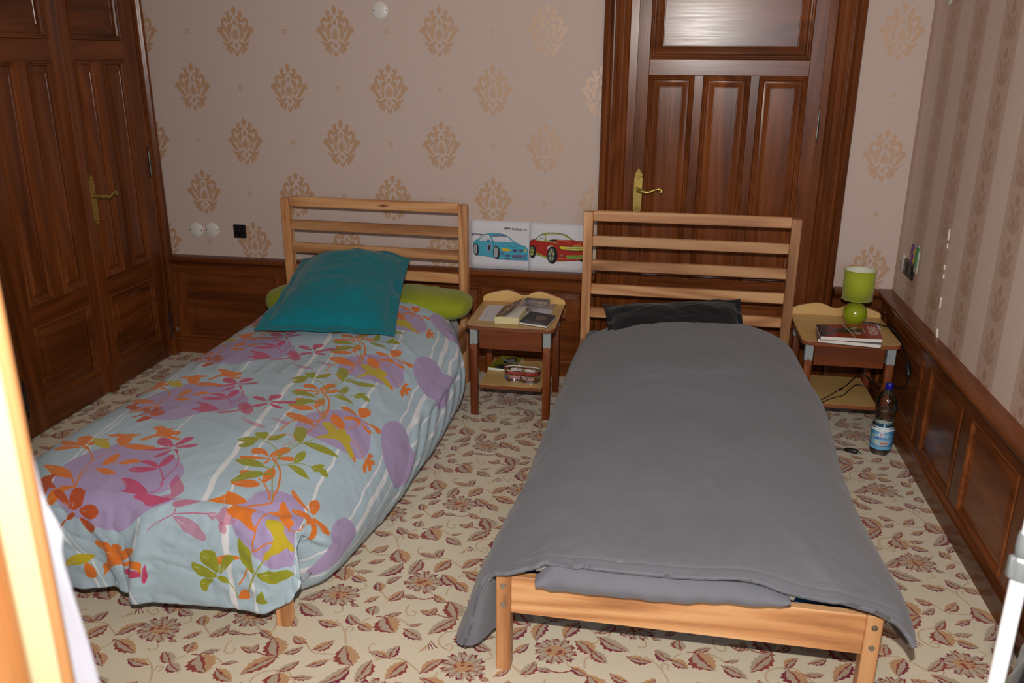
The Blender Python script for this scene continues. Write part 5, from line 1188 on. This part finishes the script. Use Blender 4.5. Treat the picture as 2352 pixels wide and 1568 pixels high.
for nm, pp, lab in (('charger_cable', [(1.962, -.60, .155), (1.987, -.578, .156), (2.05, -.50, .157), (2.11, -.415, .157), (2.155, -.36, .165), (2.195, -.31, .185), (2.236, -.285, .20), (2.262, -.35, .19), (2.290, -.42, .18)], 'upper thin black cable looping over the corner nightstand shelf'),
                    ('charger_cable', [(1.965, -.612, .154), (2.0, -.588, .154), (2.06, -.52, .155), (2.122, -.47, .155), (2.165, -.39, .158), (2.20, -.35, .166), (2.245, -.36, .165), (2.285, -.39, .16)], 'lower thin black cable on the corner nightstand shelf')):
    c0 = np.array(pp[0]); e = empty(nm, tuple(c0), label=lab, cat='cable', group='black cables on the corner shelf'); MB().tube([tuple(p - c0) for p in cr(pp, 6)], .0021, 7).build('cable', MAT['darkcord'], e, True)
    if 'upper' in lab: sp = MB(); sp.tube([tuple(np.array(q) - c0) for q in ((2.098, -.432, .158), (2.128, -.398, .160))], .0052, 10); sp.build('metal_plug', MAT['steel'], e, True)
pw = empty('power_cable', (2.10, -.745, 0), label='short black power cable with a plug lying on the carpet by the grey duvet', cat='cable')
o3 = lambda p: (p[0] - 2.10, p[1] + .745, p[2])
MB().tube([o3(tuple(p)) for p in cr([(1.93, -.70, .004), (1.99, -.715, .005), (2.047, -.731, .007), (2.098, -.741, .009)], 6)], .0035, 8).build('cable', MAT['darkcord'], pw, True)
MB().tube([o3(q) for q in ((2.094, -.740, .009), (2.104, -.743, .011), (2.138, -.757, .012), (2.146, -.760, .011))], [.005, .010, .0115, .010], 10).build('plug', MAT['black'], pw, True)
for s_ in (-1, 1): MB().tube([o3((2.145 + s_ * .003, -.760 - s_ * .007, .011)), o3((2.163 + s_ * .003, -.768 - s_ * .007, .011))], .002, 8).build('pin', MAT['steel'], pw, True)

# ------------------------------------------------------------------ lemonade bottle
bt = empty('lemonade_bottle', (2.242, -.722, 0), label='clear plastic lemonade bottle with blue label and blue cap on the carpet', cat='bottle')
feet = lambda a, z: 1 - (.18 * (max(0, .5 - .5 * math.cos(5 * a)) ** 2) * max(0, 1 - z / .03))
prof = [(.018, .006), (.030, .001), (.040, .004), (.0445, .014), (.0455, .030), (.0455, .120), (.0445, .132), (.040, .146), (.0365, .160), (.0358, .170), (.0375, .184), (.0415, .203), (.0435, .222), (.043, .238), (.038, .255), (.030, .270), (.021, .284), (.0145, .294), (.0135, .300), (.0135, .306)]
pf = [tuple(p) for p in cr(prof, 3)]
sh = NT('bottle_plastic'); sh.t.nodes.remove(sh.b)
fr2 = sh.n('ShaderNodeFresnel', {'IOR': 1.5}); f2m = sh.n('ShaderNodeMath', {0: fr2, 1: 1.2, 2: .02}, operation='MULTIPLY_ADD')
mm = sh.n('ShaderNodeMixShader', {0: f2m, 1: sh.n('ShaderNodeBsdfTransparent', {'Color': (.93, .95, .94, 1)}), 2: sh.n('ShaderNodeBsdfGlossy', {'Roughness': .06})}); sh.t.links.new(mm.outputs[0], sh.out.inputs[0])
MB().lathe(pf, n=40, cap=False, lobes=feet).build('bottle_body', sh.m, bt, True)
wt = NT('lemonade'); wt.set(col=(1, .98, .95, 1), rough=.0, trans=1.0, ior=1.33)
wmx = wt.n('ShaderNodeMixShader', {0: .5, 1: wt.n('ShaderNodeBsdfTransparent', {'Color': (1, .97, .93, 1)}), 2: wt.b}); wt.t.links.new(wmx.outputs[0], wt.out.inputs[0])
MB().lathe([(r_ * .965, z + .001) for r_, z in pf if z < .205], n=40, lobes=feet).build('lemonade', wt.m, bt, 50)
MB().lathe([(.0150, .297), (.0158, .299), (.0158, .316), (.0145, .3185), (.004, .319)], n=30).build('cap', plain('blue_cap', '16188c', .35), bt, 40)
MB().lathe([(.0163, .2935), (.0163, .2965)], n=30, cap=False).build('neck_ring', plain('blue_ring', '16188c', .35), bt)
def art_label():
    wl = 2 * PI * .0459
    R = Ras(wl, .103, 2600, '2f7fb4')
    for k in range(18): R.disc(wl * .5, .045, .06 - .0018 * k, .05 - .0014 * k, hexc('2f7fb4') * (1 - k / 17) + hexc('9cc3dc') * k / 17)
    R.poly([(0, .084), (wl * .25, .080), (wl * .4, .083), (wl * .5, .080), (wl * .62, .086), (wl, .084), (wl, .103), (0, .103)], 'd9e4ea')  # flash gleam on the clear plastic, painted as a pale top band
    R.line([(wl * .3, .026), (wl * .4, .017), (wl * .5, .0155), (wl * .6, .019), (wl * .72, .028)], .0026, '7a3540'); R.poly([(wl * .3, .0), (wl * .72, 0), (wl * .72, .012), (wl * .5, .010), (wl * .3, .016)], '63a9d4')
    R.disc(wl * .49, .070, .0105, .0105, 'dfe6ee'); R.disc(wl * .49, .070, .0088, .0088, 'c9d6e4'); R.text('U', wl * .49 - .005, .0648, .010, .0098, 'b8202c', 0, 0, .04)
    R.text('LIMONADE', wl * .375, .0445, wl * .27, .0115, '1d4fa0', .03, .12, .02)
    R.disc(wl * .42, .030, .008, .005, 'c9c24a', .8, .3); R.disc(wl * .455, .033, .006, .004, 'ddd45e', .8, -.2); R.poly([(wl * .49, .023), (wl * .60, .027), (wl * .60, .036), (wl * .49, .034)], 'c08a78')
    for k in range(3): R.disc(wl * .37, .05 + .006 * k, .0015, .004, 'd3c25a', .8, .3)
    return R.image('bottle_label')
na = 49; lg_ = np.array([[(.0462 * math.cos(a), .0462 * math.sin(a), z) for a in np.linspace(0, 2 * PI, na)] for z in (.032, .134)])
for k in (1,): lg_[k, :, :2] *= .968
a0 = math.atan2(CAM.y + .722, CAM.x - 2.242)    # the label's front is turned to the room
lu = np.stack(np.meshgrid(np.linspace(0, 1, na), [0, 1]), -1)
lg2 = np.array([[(math.cos(a + a0 + PI) * (.0462 if k < 6 else .0462 * .965), math.sin(a + a0 + PI) * (.0462 if k < 6 else .0462 * .965), z) for a in np.linspace(0, 2 * PI, na)] for k, z in enumerate(np.linspace(.032, .134, 7))])
lu = np.stack(np.meshgrid(np.linspace(0, 1, na), np.linspace(0, 1, 7)), -1)
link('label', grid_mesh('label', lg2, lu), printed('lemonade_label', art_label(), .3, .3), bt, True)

# ------------------------------------------------------------------ drawings on the wall
INK = '22242a'
def art_blue():
    R = Ras(.297, .21, 1800, 'd3d3da')
    f = lambda *p: [((x - 75) / 1065 * .297, .21 - ((y - 140 - (x - 75) * .032) / 770) * .21) for x, y in p]   # traced in drawing units
    R.line(f((95, 362), (320, 372)), .0035, '3a4248', n=1); R.poly(f((92, 362), (122, 362), (115, 395), (95, 395)), '5a6a72'); R.line(f((255, 370), (250, 410)), .002, INK, n=1)
    body = f((130, 520), (145, 480), (190, 455), (250, 425), (320, 375), (420, 350), (540, 350), (660, 365), (740, 400), (800, 440), (850, 480), (900, 505), (985, 540), (1050, 550), (1085, 590), (1100, 640), (1105, 690), (1135, 710), (1135, 770), (1040, 775), (850, 775), (600, 768), (560, 770), (500, 740), (230, 705), (170, 705), (140, 650), (125, 580))
    R.curve(body, '4aa3bd', 4); R.line(list(body) + [body[0]], .0016, '1d5a70', n=4)
    R.curve(f((240, 470), (262, 425), (320, 385), (330, 390), (312, 470)), 'c4c8d0', 3); R.curve(f((318, 472), (335, 385), (400, 375), (445, 440), (440, 480), (380, 485)), 'c4c8d0', 3); R.curve(f((455, 390), (600, 375), (720, 400), (780, 445), (835, 490), (700, 490), (490, 485), (470, 430)), 'cfd0d8', 3); R.poly(f((455, 385), (560, 365), (700, 385), (740, 405), (600, 400), (465, 405)), '6a6f92')
    R.line(f((430, 365), (460, 430), (490, 490), (480, 560)), .002, '1d5a70'); R.curve(f((362, 470), (390, 450), (425, 460), (430, 485), (390, 495)), '2f86a3', 3)
    R.line(f((240, 475), (320, 480), (440, 490), (490, 485), (840, 492)), .0012, '1d5a70', n=1); R.line(f((620, 545), (760, 560), (900, 575)), .0012, '1d5a70')
    R.poly(f((380, 520), (455, 515), (440, 650), (372, 645)), '8d8ea2'); R.text('1', *f((398, 620))[0], .008, .022, INK)
    for x, y, rx, ry in ((165, 605, 40, 95), (530, 655, 50, 105)):
        c_ = f((x, y))[0]; q = f((x + 18, y + 8))[0]; R.disc(q[0], q[1], rx * .00030, ry * .00027, INK); R.disc(c_[0], c_[1], rx * .00029, ry * .00027, '20262c'); R.disc(c_[0], c_[1], rx * .00023, ry * .00022, 'a9acb2')
        for k in range(10): R.line([c_, (c_[0] + rx * .00022 * math.cos(k * .628), c_[1] + ry * .00021 * math.sin(k * .628))], .0007, '5b6068', n=1)
    R.curve(f((632, 590), (700, 590), (780, 605), (790, 625), (740, 635), (660, 630)), 'd8b41e', 4); R.curve(f((1035, 610), (1060, 595), (1072, 615), (1055, 635), (1035, 632)), 'd8b41e', 3)
    for a in ((825, 605, 905, 645), (935, 605, 1010, 640)): R.curve(f((a[0], a[1]), (a[2], a[1] - 3), (a[2] + 5, a[3] - 10), (a[2] - 8, a[3]), (a[0] + 18, a[3]), (a[0], a[3] - 20)), '4a5068', 3)
    for a in ((610, 645, 690, 665), (612, 680, 675, 695), (690, 690, 790, 725), (690, 745, 785, 765), (1035, 690, 1090, 720), (1030, 740, 1080, 765)): R.poly(f((a[0], a[1]), (a[2], a[1]), (a[2] - 15, a[3]), (a[0] + 5, a[3])), '4d5a80')
    R.curve(f((820, 695), (910, 690), (1010, 690), (1020, 740), (920, 748), (830, 742)), '6a6a8e', 2); R.text('FR-755-43', *f((842, 735))[0], .045, .007, '2b2b40')
    R.text('BMW RACING GT', *f((680, 290))[0], .112, .0105, INK, -.035, 0, .02)
    return R.image('blue_car_drawing')
def art_red():
    R = Ras(.297, .21, 1800, 'd3d3da')
    f = lambda *p: [((x - 1135) / 1080 * .297, .21 - ((y - 175 - (x - 1135) * .045) / 785) * .21) for x, y in p]
    body = f((1150, 500), (1180, 455), (1235, 445), (1300, 400), (1370, 355), (1480, 340), (1640, 345), (1780, 370), (1860, 415), (1915, 455), (2060, 475), (2140, 490), (2200, 540), (2218, 600), (2225, 680), (2215, 760), (2080, 780), (1860, 795), (1640, 800), (1600, 740), (1470, 740), (1270, 690), (1220, 660), (1160, 610))
    R.curve(body, 'a8281c', 4)
    R.curve(f((1240, 445), (1300, 395), (1375, 352), (1480, 340), (1640, 345), (1780, 370), (1860, 415), (1915, 455), (1880, 455), (1800, 410), (1720, 372), (1560, 360), (1440, 372), (1470, 475), (1420, 480), (1300, 470)), '8fa03a', 3)
    R.curve(f((1440, 375), (1560, 362), (1720, 374), (1800, 412), (1880, 452), (1700, 450), (1600, 445), (1470, 470)), 'cdced6', 3); R.curve(f((1320, 400), (1385, 378), (1418, 385), (1420, 460), (1320, 462)), 'c9cad2', 3); R.curve(f((1270, 440), (1310, 400), (1300, 460)), 'c9cad2', 3); R.line(f((1320, 440), (1345, 425), (1400, 430), (1410, 460)), .0012, INK)
    R.line(list(body) + [body[0]], .0018, '2c1a18', n=4)
    R.curve(f((1475, 465), (1560, 445), (1640, 452), (1600, 468), (1520, 472)), '1d1a1c', 3); R.line(f((1470, 475), (1560, 490), (1640, 510)), .004, '8fa03a'); R.line(f((1640, 455), (1760, 465), (1880, 515)), .002, 'c2a04a'); R.line(f((1980, 475), (2040, 495), (2060, 520)), .002, 'c2a04a'); R.line(f((1920, 540), (2065, 535)), .003, 'd08a4a', n=1)
    R.line(f((1270, 490), (1280, 600), (1300, 680)), .0012, '4a1512'); R.line(f((1415, 480), (1420, 600), (1440, 720)), .0012, '4a1512'); R.line(f((1180, 540), (1300, 545), (1420, 560)), .001, '6a1a16')
    R.curve(f((1680, 545), (1850, 555), (2050, 552), (2190, 540), (2220, 590), (2160, 625), (1950, 640), (1760, 615), (1690, 600)), '2a2418', 3); R.curve(f((1690, 553), (1850, 563), (2050, 558), (2185, 550), (2208, 590), (2150, 615), (1950, 630), (1765, 606), (1700, 595)), 'a89a2a', 3)
    R.curve(f((1690, 555), (1780, 560), (1780, 605), (1705, 595)), 'd6c22e', 2); R.curve(f((2155, 553), (2190, 552), (2208, 590), (2165, 610)), 'd6c22e', 2)
    for k in range(8):
        for j in range(2): R.poly(f((1795 + k * 44, 565 + j * 32), (1825 + k * 44, 566 + j * 32), (1820 + k * 44, 580 + j * 32), (1790 + k * 44, 579 + j * 32)), 'd8d9a0')
    R.curve(f((1810, 705), (1900, 702), (2090, 695), (2175, 690), (2170, 740), (2050, 750), (1900, 755), (1812, 750)), '74943e', 2); R.line(f((1680, 750), (1850, 765), (2100, 745), (2215, 735)), .0022, 'c2a04a')
    R.line(f((1245, 660), (1330, 690), (1470, 745)), .007, '8fa03a'); R.line(f((1640, 800), (1760, 800)), .004, '8fa03a', n=1)
    R.curve(f((1465, 610), (1480, 560), (1530, 545), (1590, 570), (1620, 610), (1600, 640), (1560, 575), (1500, 580)), 'cdced6', 3); R.line(f((1470, 570), (1530, 540), (1580, 555), (1620, 605)), .0022, 'c2a04a')
    for x, y, rx, ry in ((1190, 640, 44, 105), (1545, 695, 74, 140)):
        q = f((x + 24, y + 6))[0]; R.disc(q[0], q[1], rx * .00032, ry * .00027, '17181c'); c_ = f((x, y))[0]; R.disc(c_[0], c_[1], rx * .00029, ry * .00026, '17181c'); R.disc(c_[0], c_[1], rx * .00022, ry * .00021, '6a7078')
        for k in range(5): R.disc(c_[0] + rx * .00013 * math.cos(k * 1.257 + .3), c_[1] + ry * .00013 * math.sin(k * 1.257 + .3), .0038, .0050, 'b0ba3c')
        for k in range(5): R.line([c_, (c_[0] + rx * .00021 * math.cos(k * 1.257 - .3), c_[1] + ry * .0002 * math.sin(k * 1.257 - .3))], .0022, '3a3f46', n=1)
    q = f((1728, 697))[0]; R.disc(q[0], q[1], .0105, .0085, '5a4a50'); R.disc(q[0], q[1], .006, .0055, 'c85a2a'); q = f((2105, 785))[0]; R.disc(q[0], q[1], .015, .006, '17181c')
    R.line(f((2205, 650), (2222, 700)), .003, '4a5068', n=1)
    return R.image('red_car_drawing')
def wall_sheet(name, cn, z, mat, label, y=-.004):
    """paper taped to the wall; cn = lower-left, lower-right, upper-right, upper-left in x, z"""
    r = empty(name, (cn[0][0], 0, cn[0][1]), label=label, cat='drawing', group='car drawings taped above the wainscot')
    n, m = 8, 14; a, b = np.meshgrid(np.linspace(0, 1, m), np.linspace(0, 1, n)); c = [np.array(p) for p in cn]
    P = ((1 - a) * (1 - b))[..., None] * c[0] + (a * (1 - b))[..., None] * c[1] + (a * b)[..., None] * c[2] + ((1 - a) * b)[..., None] * c[3]
    G = np.stack([P[..., 0] - cn[0][0], y - .004 * (1 - b) - .0025 * np.sin(a * 7) * (1 - b), P[..., 1] - cn[0][1]], -1)
    o_ = link('paper', grid_mesh(name, G, np.stack([a, b], -1)), mat, r, True); solidify(o_, .0004, 1.0)
    box('tape', MAT['clear'], r, (cn[1][0] - cn[0][0]) * .38, (cn[1][0] - cn[0][0]) * .46, y - .0055, y - .0045, .0, .008, 0)
    return r
wall_sheet('car_drawing', [(.292, .556), (.604, .553), (.606, .806), (.290, .808)], 0, printed('blue_car_paper', art_blue(), .8), 'coloured drawing of a light blue racing car taped to the wall')
wall_sheet('car_drawing', [(.596, .553), (.908, .550), (.910, .800), (.600, .806)], 0, printed('red_car_paper', art_red(), .8), 'coloured drawing of a red muscle car with green roof taped to the wall', -.0065)

# ------------------------------------------------------------------ wall plates and sockets
def disc_plate(name, M, a, b, rad, label, **kw):
    r = empty(name, M(a, b, 0), label=label, cat='cover plate', **kw); p0 = Vector(M(a, b, 0))
    mb = MB(); mb.tube([Vector(M(a, b, d)) - p0 for d in (0, .004, .0062)], [rad, rad, rad * .93], 40); mb.build('plate', MAT['white'], r, 40)
    for s_ in (-1, 1):
        mb = MB(); mb.tube([Vector(M(a + s_ * rad * .80, b, .0060)) - p0, Vector(M(a + s_ * rad * .80, b, .0072)) - p0], .0032, 12); mb.build('screw', MAT['black'], r, 40)
    return r
disc_plate('round_cover_plate', M_back, -1.248, .697, .040, 'round white wall plate left of its twin, beside the double door', group='round white cover plates')
disc_plate('round_cover_plate', M_back, -1.155, .700, .040, 'round white wall plate between its twin and the black socket', group='round white cover plates')
disc_plate('round_cover_plate', M_back, -.148, 1.817, .040, 'round white wall plate high on the damask wallpaper at the top of the photo', group='round white cover plates')
disc_plate('round_cover_plate', M_right, -.125, .70, .042, 'round white wall plate on the right wall behind the black double socket', group='round white cover plates')
disc_plate('round_cover_plate', M_right, -.22, 1.86, .042, 'round white wall plate at the top of the striped right wall', group='round white cover plates')
def socket(name, M, a, b, n, label):
    r = empty(name, M(a, b, 0), label=label, cat='socket'); p0 = Vector(M(a, b, 0)); q = lambda x, y, d: Vector(M(a + x, b + y, d)) - p0
    for k in range(n):
        cx = -(k * .073)
        def bx(nm, x0, x1, y0, y1, d0, d1, mat, par, bv=.002):
            A, B_ = q(x0, y0, d0), q(x1, y1, d1); return box(nm, mat, par, min(A.x, B_.x), max(A.x, B_.x), min(A.y, B_.y), max(A.y, B_.y), min(A.z, B_.z), max(A.z, B_.z), bv)
        pl_ = bx('frame', cx - .036, cx + .036, -.037, .037, .0, .009, MAT['black'], r, .003)
        rm_ = MB(); rm_.tube([q(cx, 0, .009), q(cx, 0, .0115)], [.0225, .021], 28); rm_.build('socket_rim', MAT['black'], pl_, 40)
        dm = MB(); dm.tube([q(cx, 0, .0114), q(cx, 0, .0119)], .018, 28); dm.build('socket_face', plain('socket_face', '0b0b0d', .3), pl_)
        for s_ in (-1, 1): pn_ = MB(); pn_.tube([q(cx + s_ * .0095, -.001, .0119), q(cx + s_ * .0095, -.001, .0123)], .0025, 10); pn_.build('hole', plain('hole', '030303', .9), pl_)
        gp = MB(); gp.tube([q(cx, .008, .0119), q(cx, .008, .017)], .0024, 10); gp.build('earth_pin', MAT['steel'], pl_)
    return r
socket('black_socket', M_back, -.992, .699, 1, 'square black wall socket left of the floral bed headboard')
socket('black_socket', M_right, -.205, .70, 2, 'black double wall socket low on the right wall by the lamp')
nl = empty('night_light', (XR, -.305, .765), label='small purple, yellow and green plug-in light on the right wall', cat='night light')
for nm, cl, pts in (('purple_bar', '5e2f6e', ((-.03, -.03), (-.035, .03), (-.028, .055), (-.014, .05), (-.012, .01), (-.014, -.03))), ('green_bar', '3f7a48', ((.012, -.03), (.012, .045), (.022, .058), (.034, .048), (.034, -.03))), ('yellow_bar', 'b99a2c', ((-.010, .02), (-.004, .042), (.008, .044), (.011, .02), (.006, -.02), (.0, -.02), (.002, .015))), ('clear_back', 'b9b4ae', ((-.02, -.06), (.036, -.06), (.036, .04), (.02, .062), (-.02, .055)))):
    mb = MB(); mb.prism([(-p * 1.5, q) for p, q in pts], 'x', -.013 if nm != 'clear_back' else -.006, -.003 if nm != 'clear_back' else 0, .002); mb.build(nm, plain('nl_' + nm, cl, .35), nl)
# thin pale slivers set in a row down the right wall
MAT['wsliver'] = plain('pale_sliver', 'd2c8be', .7)
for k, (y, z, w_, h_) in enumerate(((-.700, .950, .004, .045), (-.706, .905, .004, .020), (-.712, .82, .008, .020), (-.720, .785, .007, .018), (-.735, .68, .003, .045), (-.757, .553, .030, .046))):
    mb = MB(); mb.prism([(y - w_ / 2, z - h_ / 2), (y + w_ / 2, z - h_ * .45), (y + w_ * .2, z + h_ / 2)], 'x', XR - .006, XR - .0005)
    tag(mb.build('white_sliver', MAT['wsliver']), ['long white sliver, topmost of the row on the right wall', 'second white sliver down the right wall', 'third white sliver down the right wall', 'fourth white sliver down the right wall', 'thin white sliver second from the bottom of the row', 'largest white sliver, just above the right wainscot cap'][k], 'wallpaper flake', 'white slivers on the right wall')

# ------------------------------------------------------------------ foreground: open pine door with a cloth, pole and black bag
OE, OX = wood('oakedge', 'z'), wood('oakedge', 'x')
dvx, dvy = -.800, -.600      # the leaf runs away to the left of the edge
nx, ny = -dvy, dvx           # its face normal
E0 = (.830, -3.818)
fd = empty('open_wooden_door', (E0[0], E0[1], 0), label='bright light pine door edge close to the camera at the far left', cat='door')
def M_open(a, b, d): return (dvx * a - ny * 0 + nx * d, dvy * a + ny * d, b)
def orient(pts, z0, z1, name, mat):
    mb = MB(); mb.prism([M_open(a, 0, d)[:2] for a, d in pts], 'z', z0, z1, .0008); return mb.build(name, mat, fd, 30)
sgn = 1 if (nx * (CAM.x - E0[0]) + ny * (CAM.y - E0[1])) > 0 else -1
orient([(0, 0), (0, sgn * .008), (.002, sgn * .010), (.0075, sgn * .010), (.0085, sgn * .008), (.0085, 0)], .0, 2.05, 'edge_bead', OE)
orient([(.0085, -sgn * .002), (.0085, sgn * .007), (.026, sgn * .009), (.028, sgn * .007), (.028, -sgn * .002)], .0, 2.05, 'edge_strip', wood('pale', 'z'))
orient([(.028, -sgn * .002), (.028, sgn * .005), (.031, sgn * .009), (.034, sgn * .006), (.038, sgn * .010), (.30, sgn * .012), (.30, -sgn * .002)], .0, 2.05, 'door_stile', OE)
orient([(.002, -sgn * .024), (.002, -sgn * .002), (.30, -sgn * .002), (.30, -sgn * .024)], .0, 2.05, 'door_core', OE)
MAT['wcloth'] = fabric('white_cloth', '84848d', 500)
wc = empty('white_cloth', (E0[0], E0[1], 0), label='white cloth hanging behind the bright pine door edge at left', cat='cloth')
gc = np.zeros((60, 20, 3)); zz_ = np.linspace(1.36, .60, 60)[:, None]; ta = np.linspace(0, 1, 20)[None]
off = np.interp(zz_[:, 0], [.6, 1.152, 1.25, 1.262, 1.272, 1.288, 1.30, 1.36], [.040, .0125, .0045, .0055, .0085, .0025, -.001, -.004])[:, None]
al_ = -.06 + (off + .06) * ta; dp_ = .034 + .003 * np.sin(zz_ * 30 + ta * 5) * ta
gc[..., 0] = -dvx * al_ - sgn * nx * dp_; gc[..., 1] = -dvy * al_ - sgn * ny * dp_; gc[..., 2] = zz_ + 0 * ta
solidify(link('cloth', grid_mesh('cloth', gc), MAT['wcloth'], wc, True), .002)
pole = empty('white_pole', (1.7565, -3.204, 0), label='white telescopic pole with grey clamps at the right edge of the photo', cat='pole')
t = NT('white_enamel'); t.set(col=lin('e4e6ea'), rough=.25, coat=.3); MAT['enamel'] = t.m; MAT['gclamp'] = plain('grey_clamp', '6f7273', .45)
MB().lathe([(.0107, 0), (.0107, .978)], n=28).build('lower_tube', MAT['enamel'], pole, 40)
MB().lathe([(.0088, .97), (.0088, 1.75)], n=28).build('upper_tube', MAT['enamel'], pole, 40)
MB().lathe([(.0105, .989), (.0122, .991), (.0126, 1.003), (.0120, 1.020), (.0108, 1.023), (.0090, 1.023)], n=28).build('upper_clamp', MAT['gclamp'], pole, 40)
lc_ = MB().lathe([(.0122, .955), (.0126, .957), (.0126, .981), (.0122, .983)], n=28)
lc_.box(-.0175, -.009, -.006, .004, .957, .989, .0015); lc_.build('clip', MAT['gclamp'], pole, 40)
MB().lathe([(.022, 0), (.022, .012), (.016, .03), (.0110, .032)], n=24).build('foot', MAT['gclamp'], pole, 40)
bg = empty('black_bag', (1.875, -3.16, 0), -.2, label='black fabric bag standing behind the white pole, bottom right corner', cat='bag')
bgm = np.zeros((30, 50, 3)); a_ = np.linspace(0, 2 * PI, 50)[None]; z_ = np.linspace(0, 1, 30)[:, None]
rr = (.10 + .012 * np.sin(3 * a_ + 4 * z_) + .004 * np.sin(9 * a_ + 7 * z_)) * (1 - .75 * np.clip(z_ - .86, 0, 1) / .14 * .9)
bgm[..., 0] = rr * np.cos(a_) * (1 - .35 * z_) ; bgm[..., 1] = rr * 1.5 * np.sin(a_); bgm[..., 2] = .86 * z_ + .0 * a_
link('bag_body', grid_mesh('bag_body', bgm), MAT['blackcloth'], bg, True)
mb = MB(); mb.tube([tuple(p) for p in cr([(-.075, -.02, .10), (-.072, -.02, .5), (-.058, -.02, .80), (-.0, -.02, .90), (.05, -.02, .82)], 6)], .006, 8); mb.build('strap', MAT['black'], bg, True)
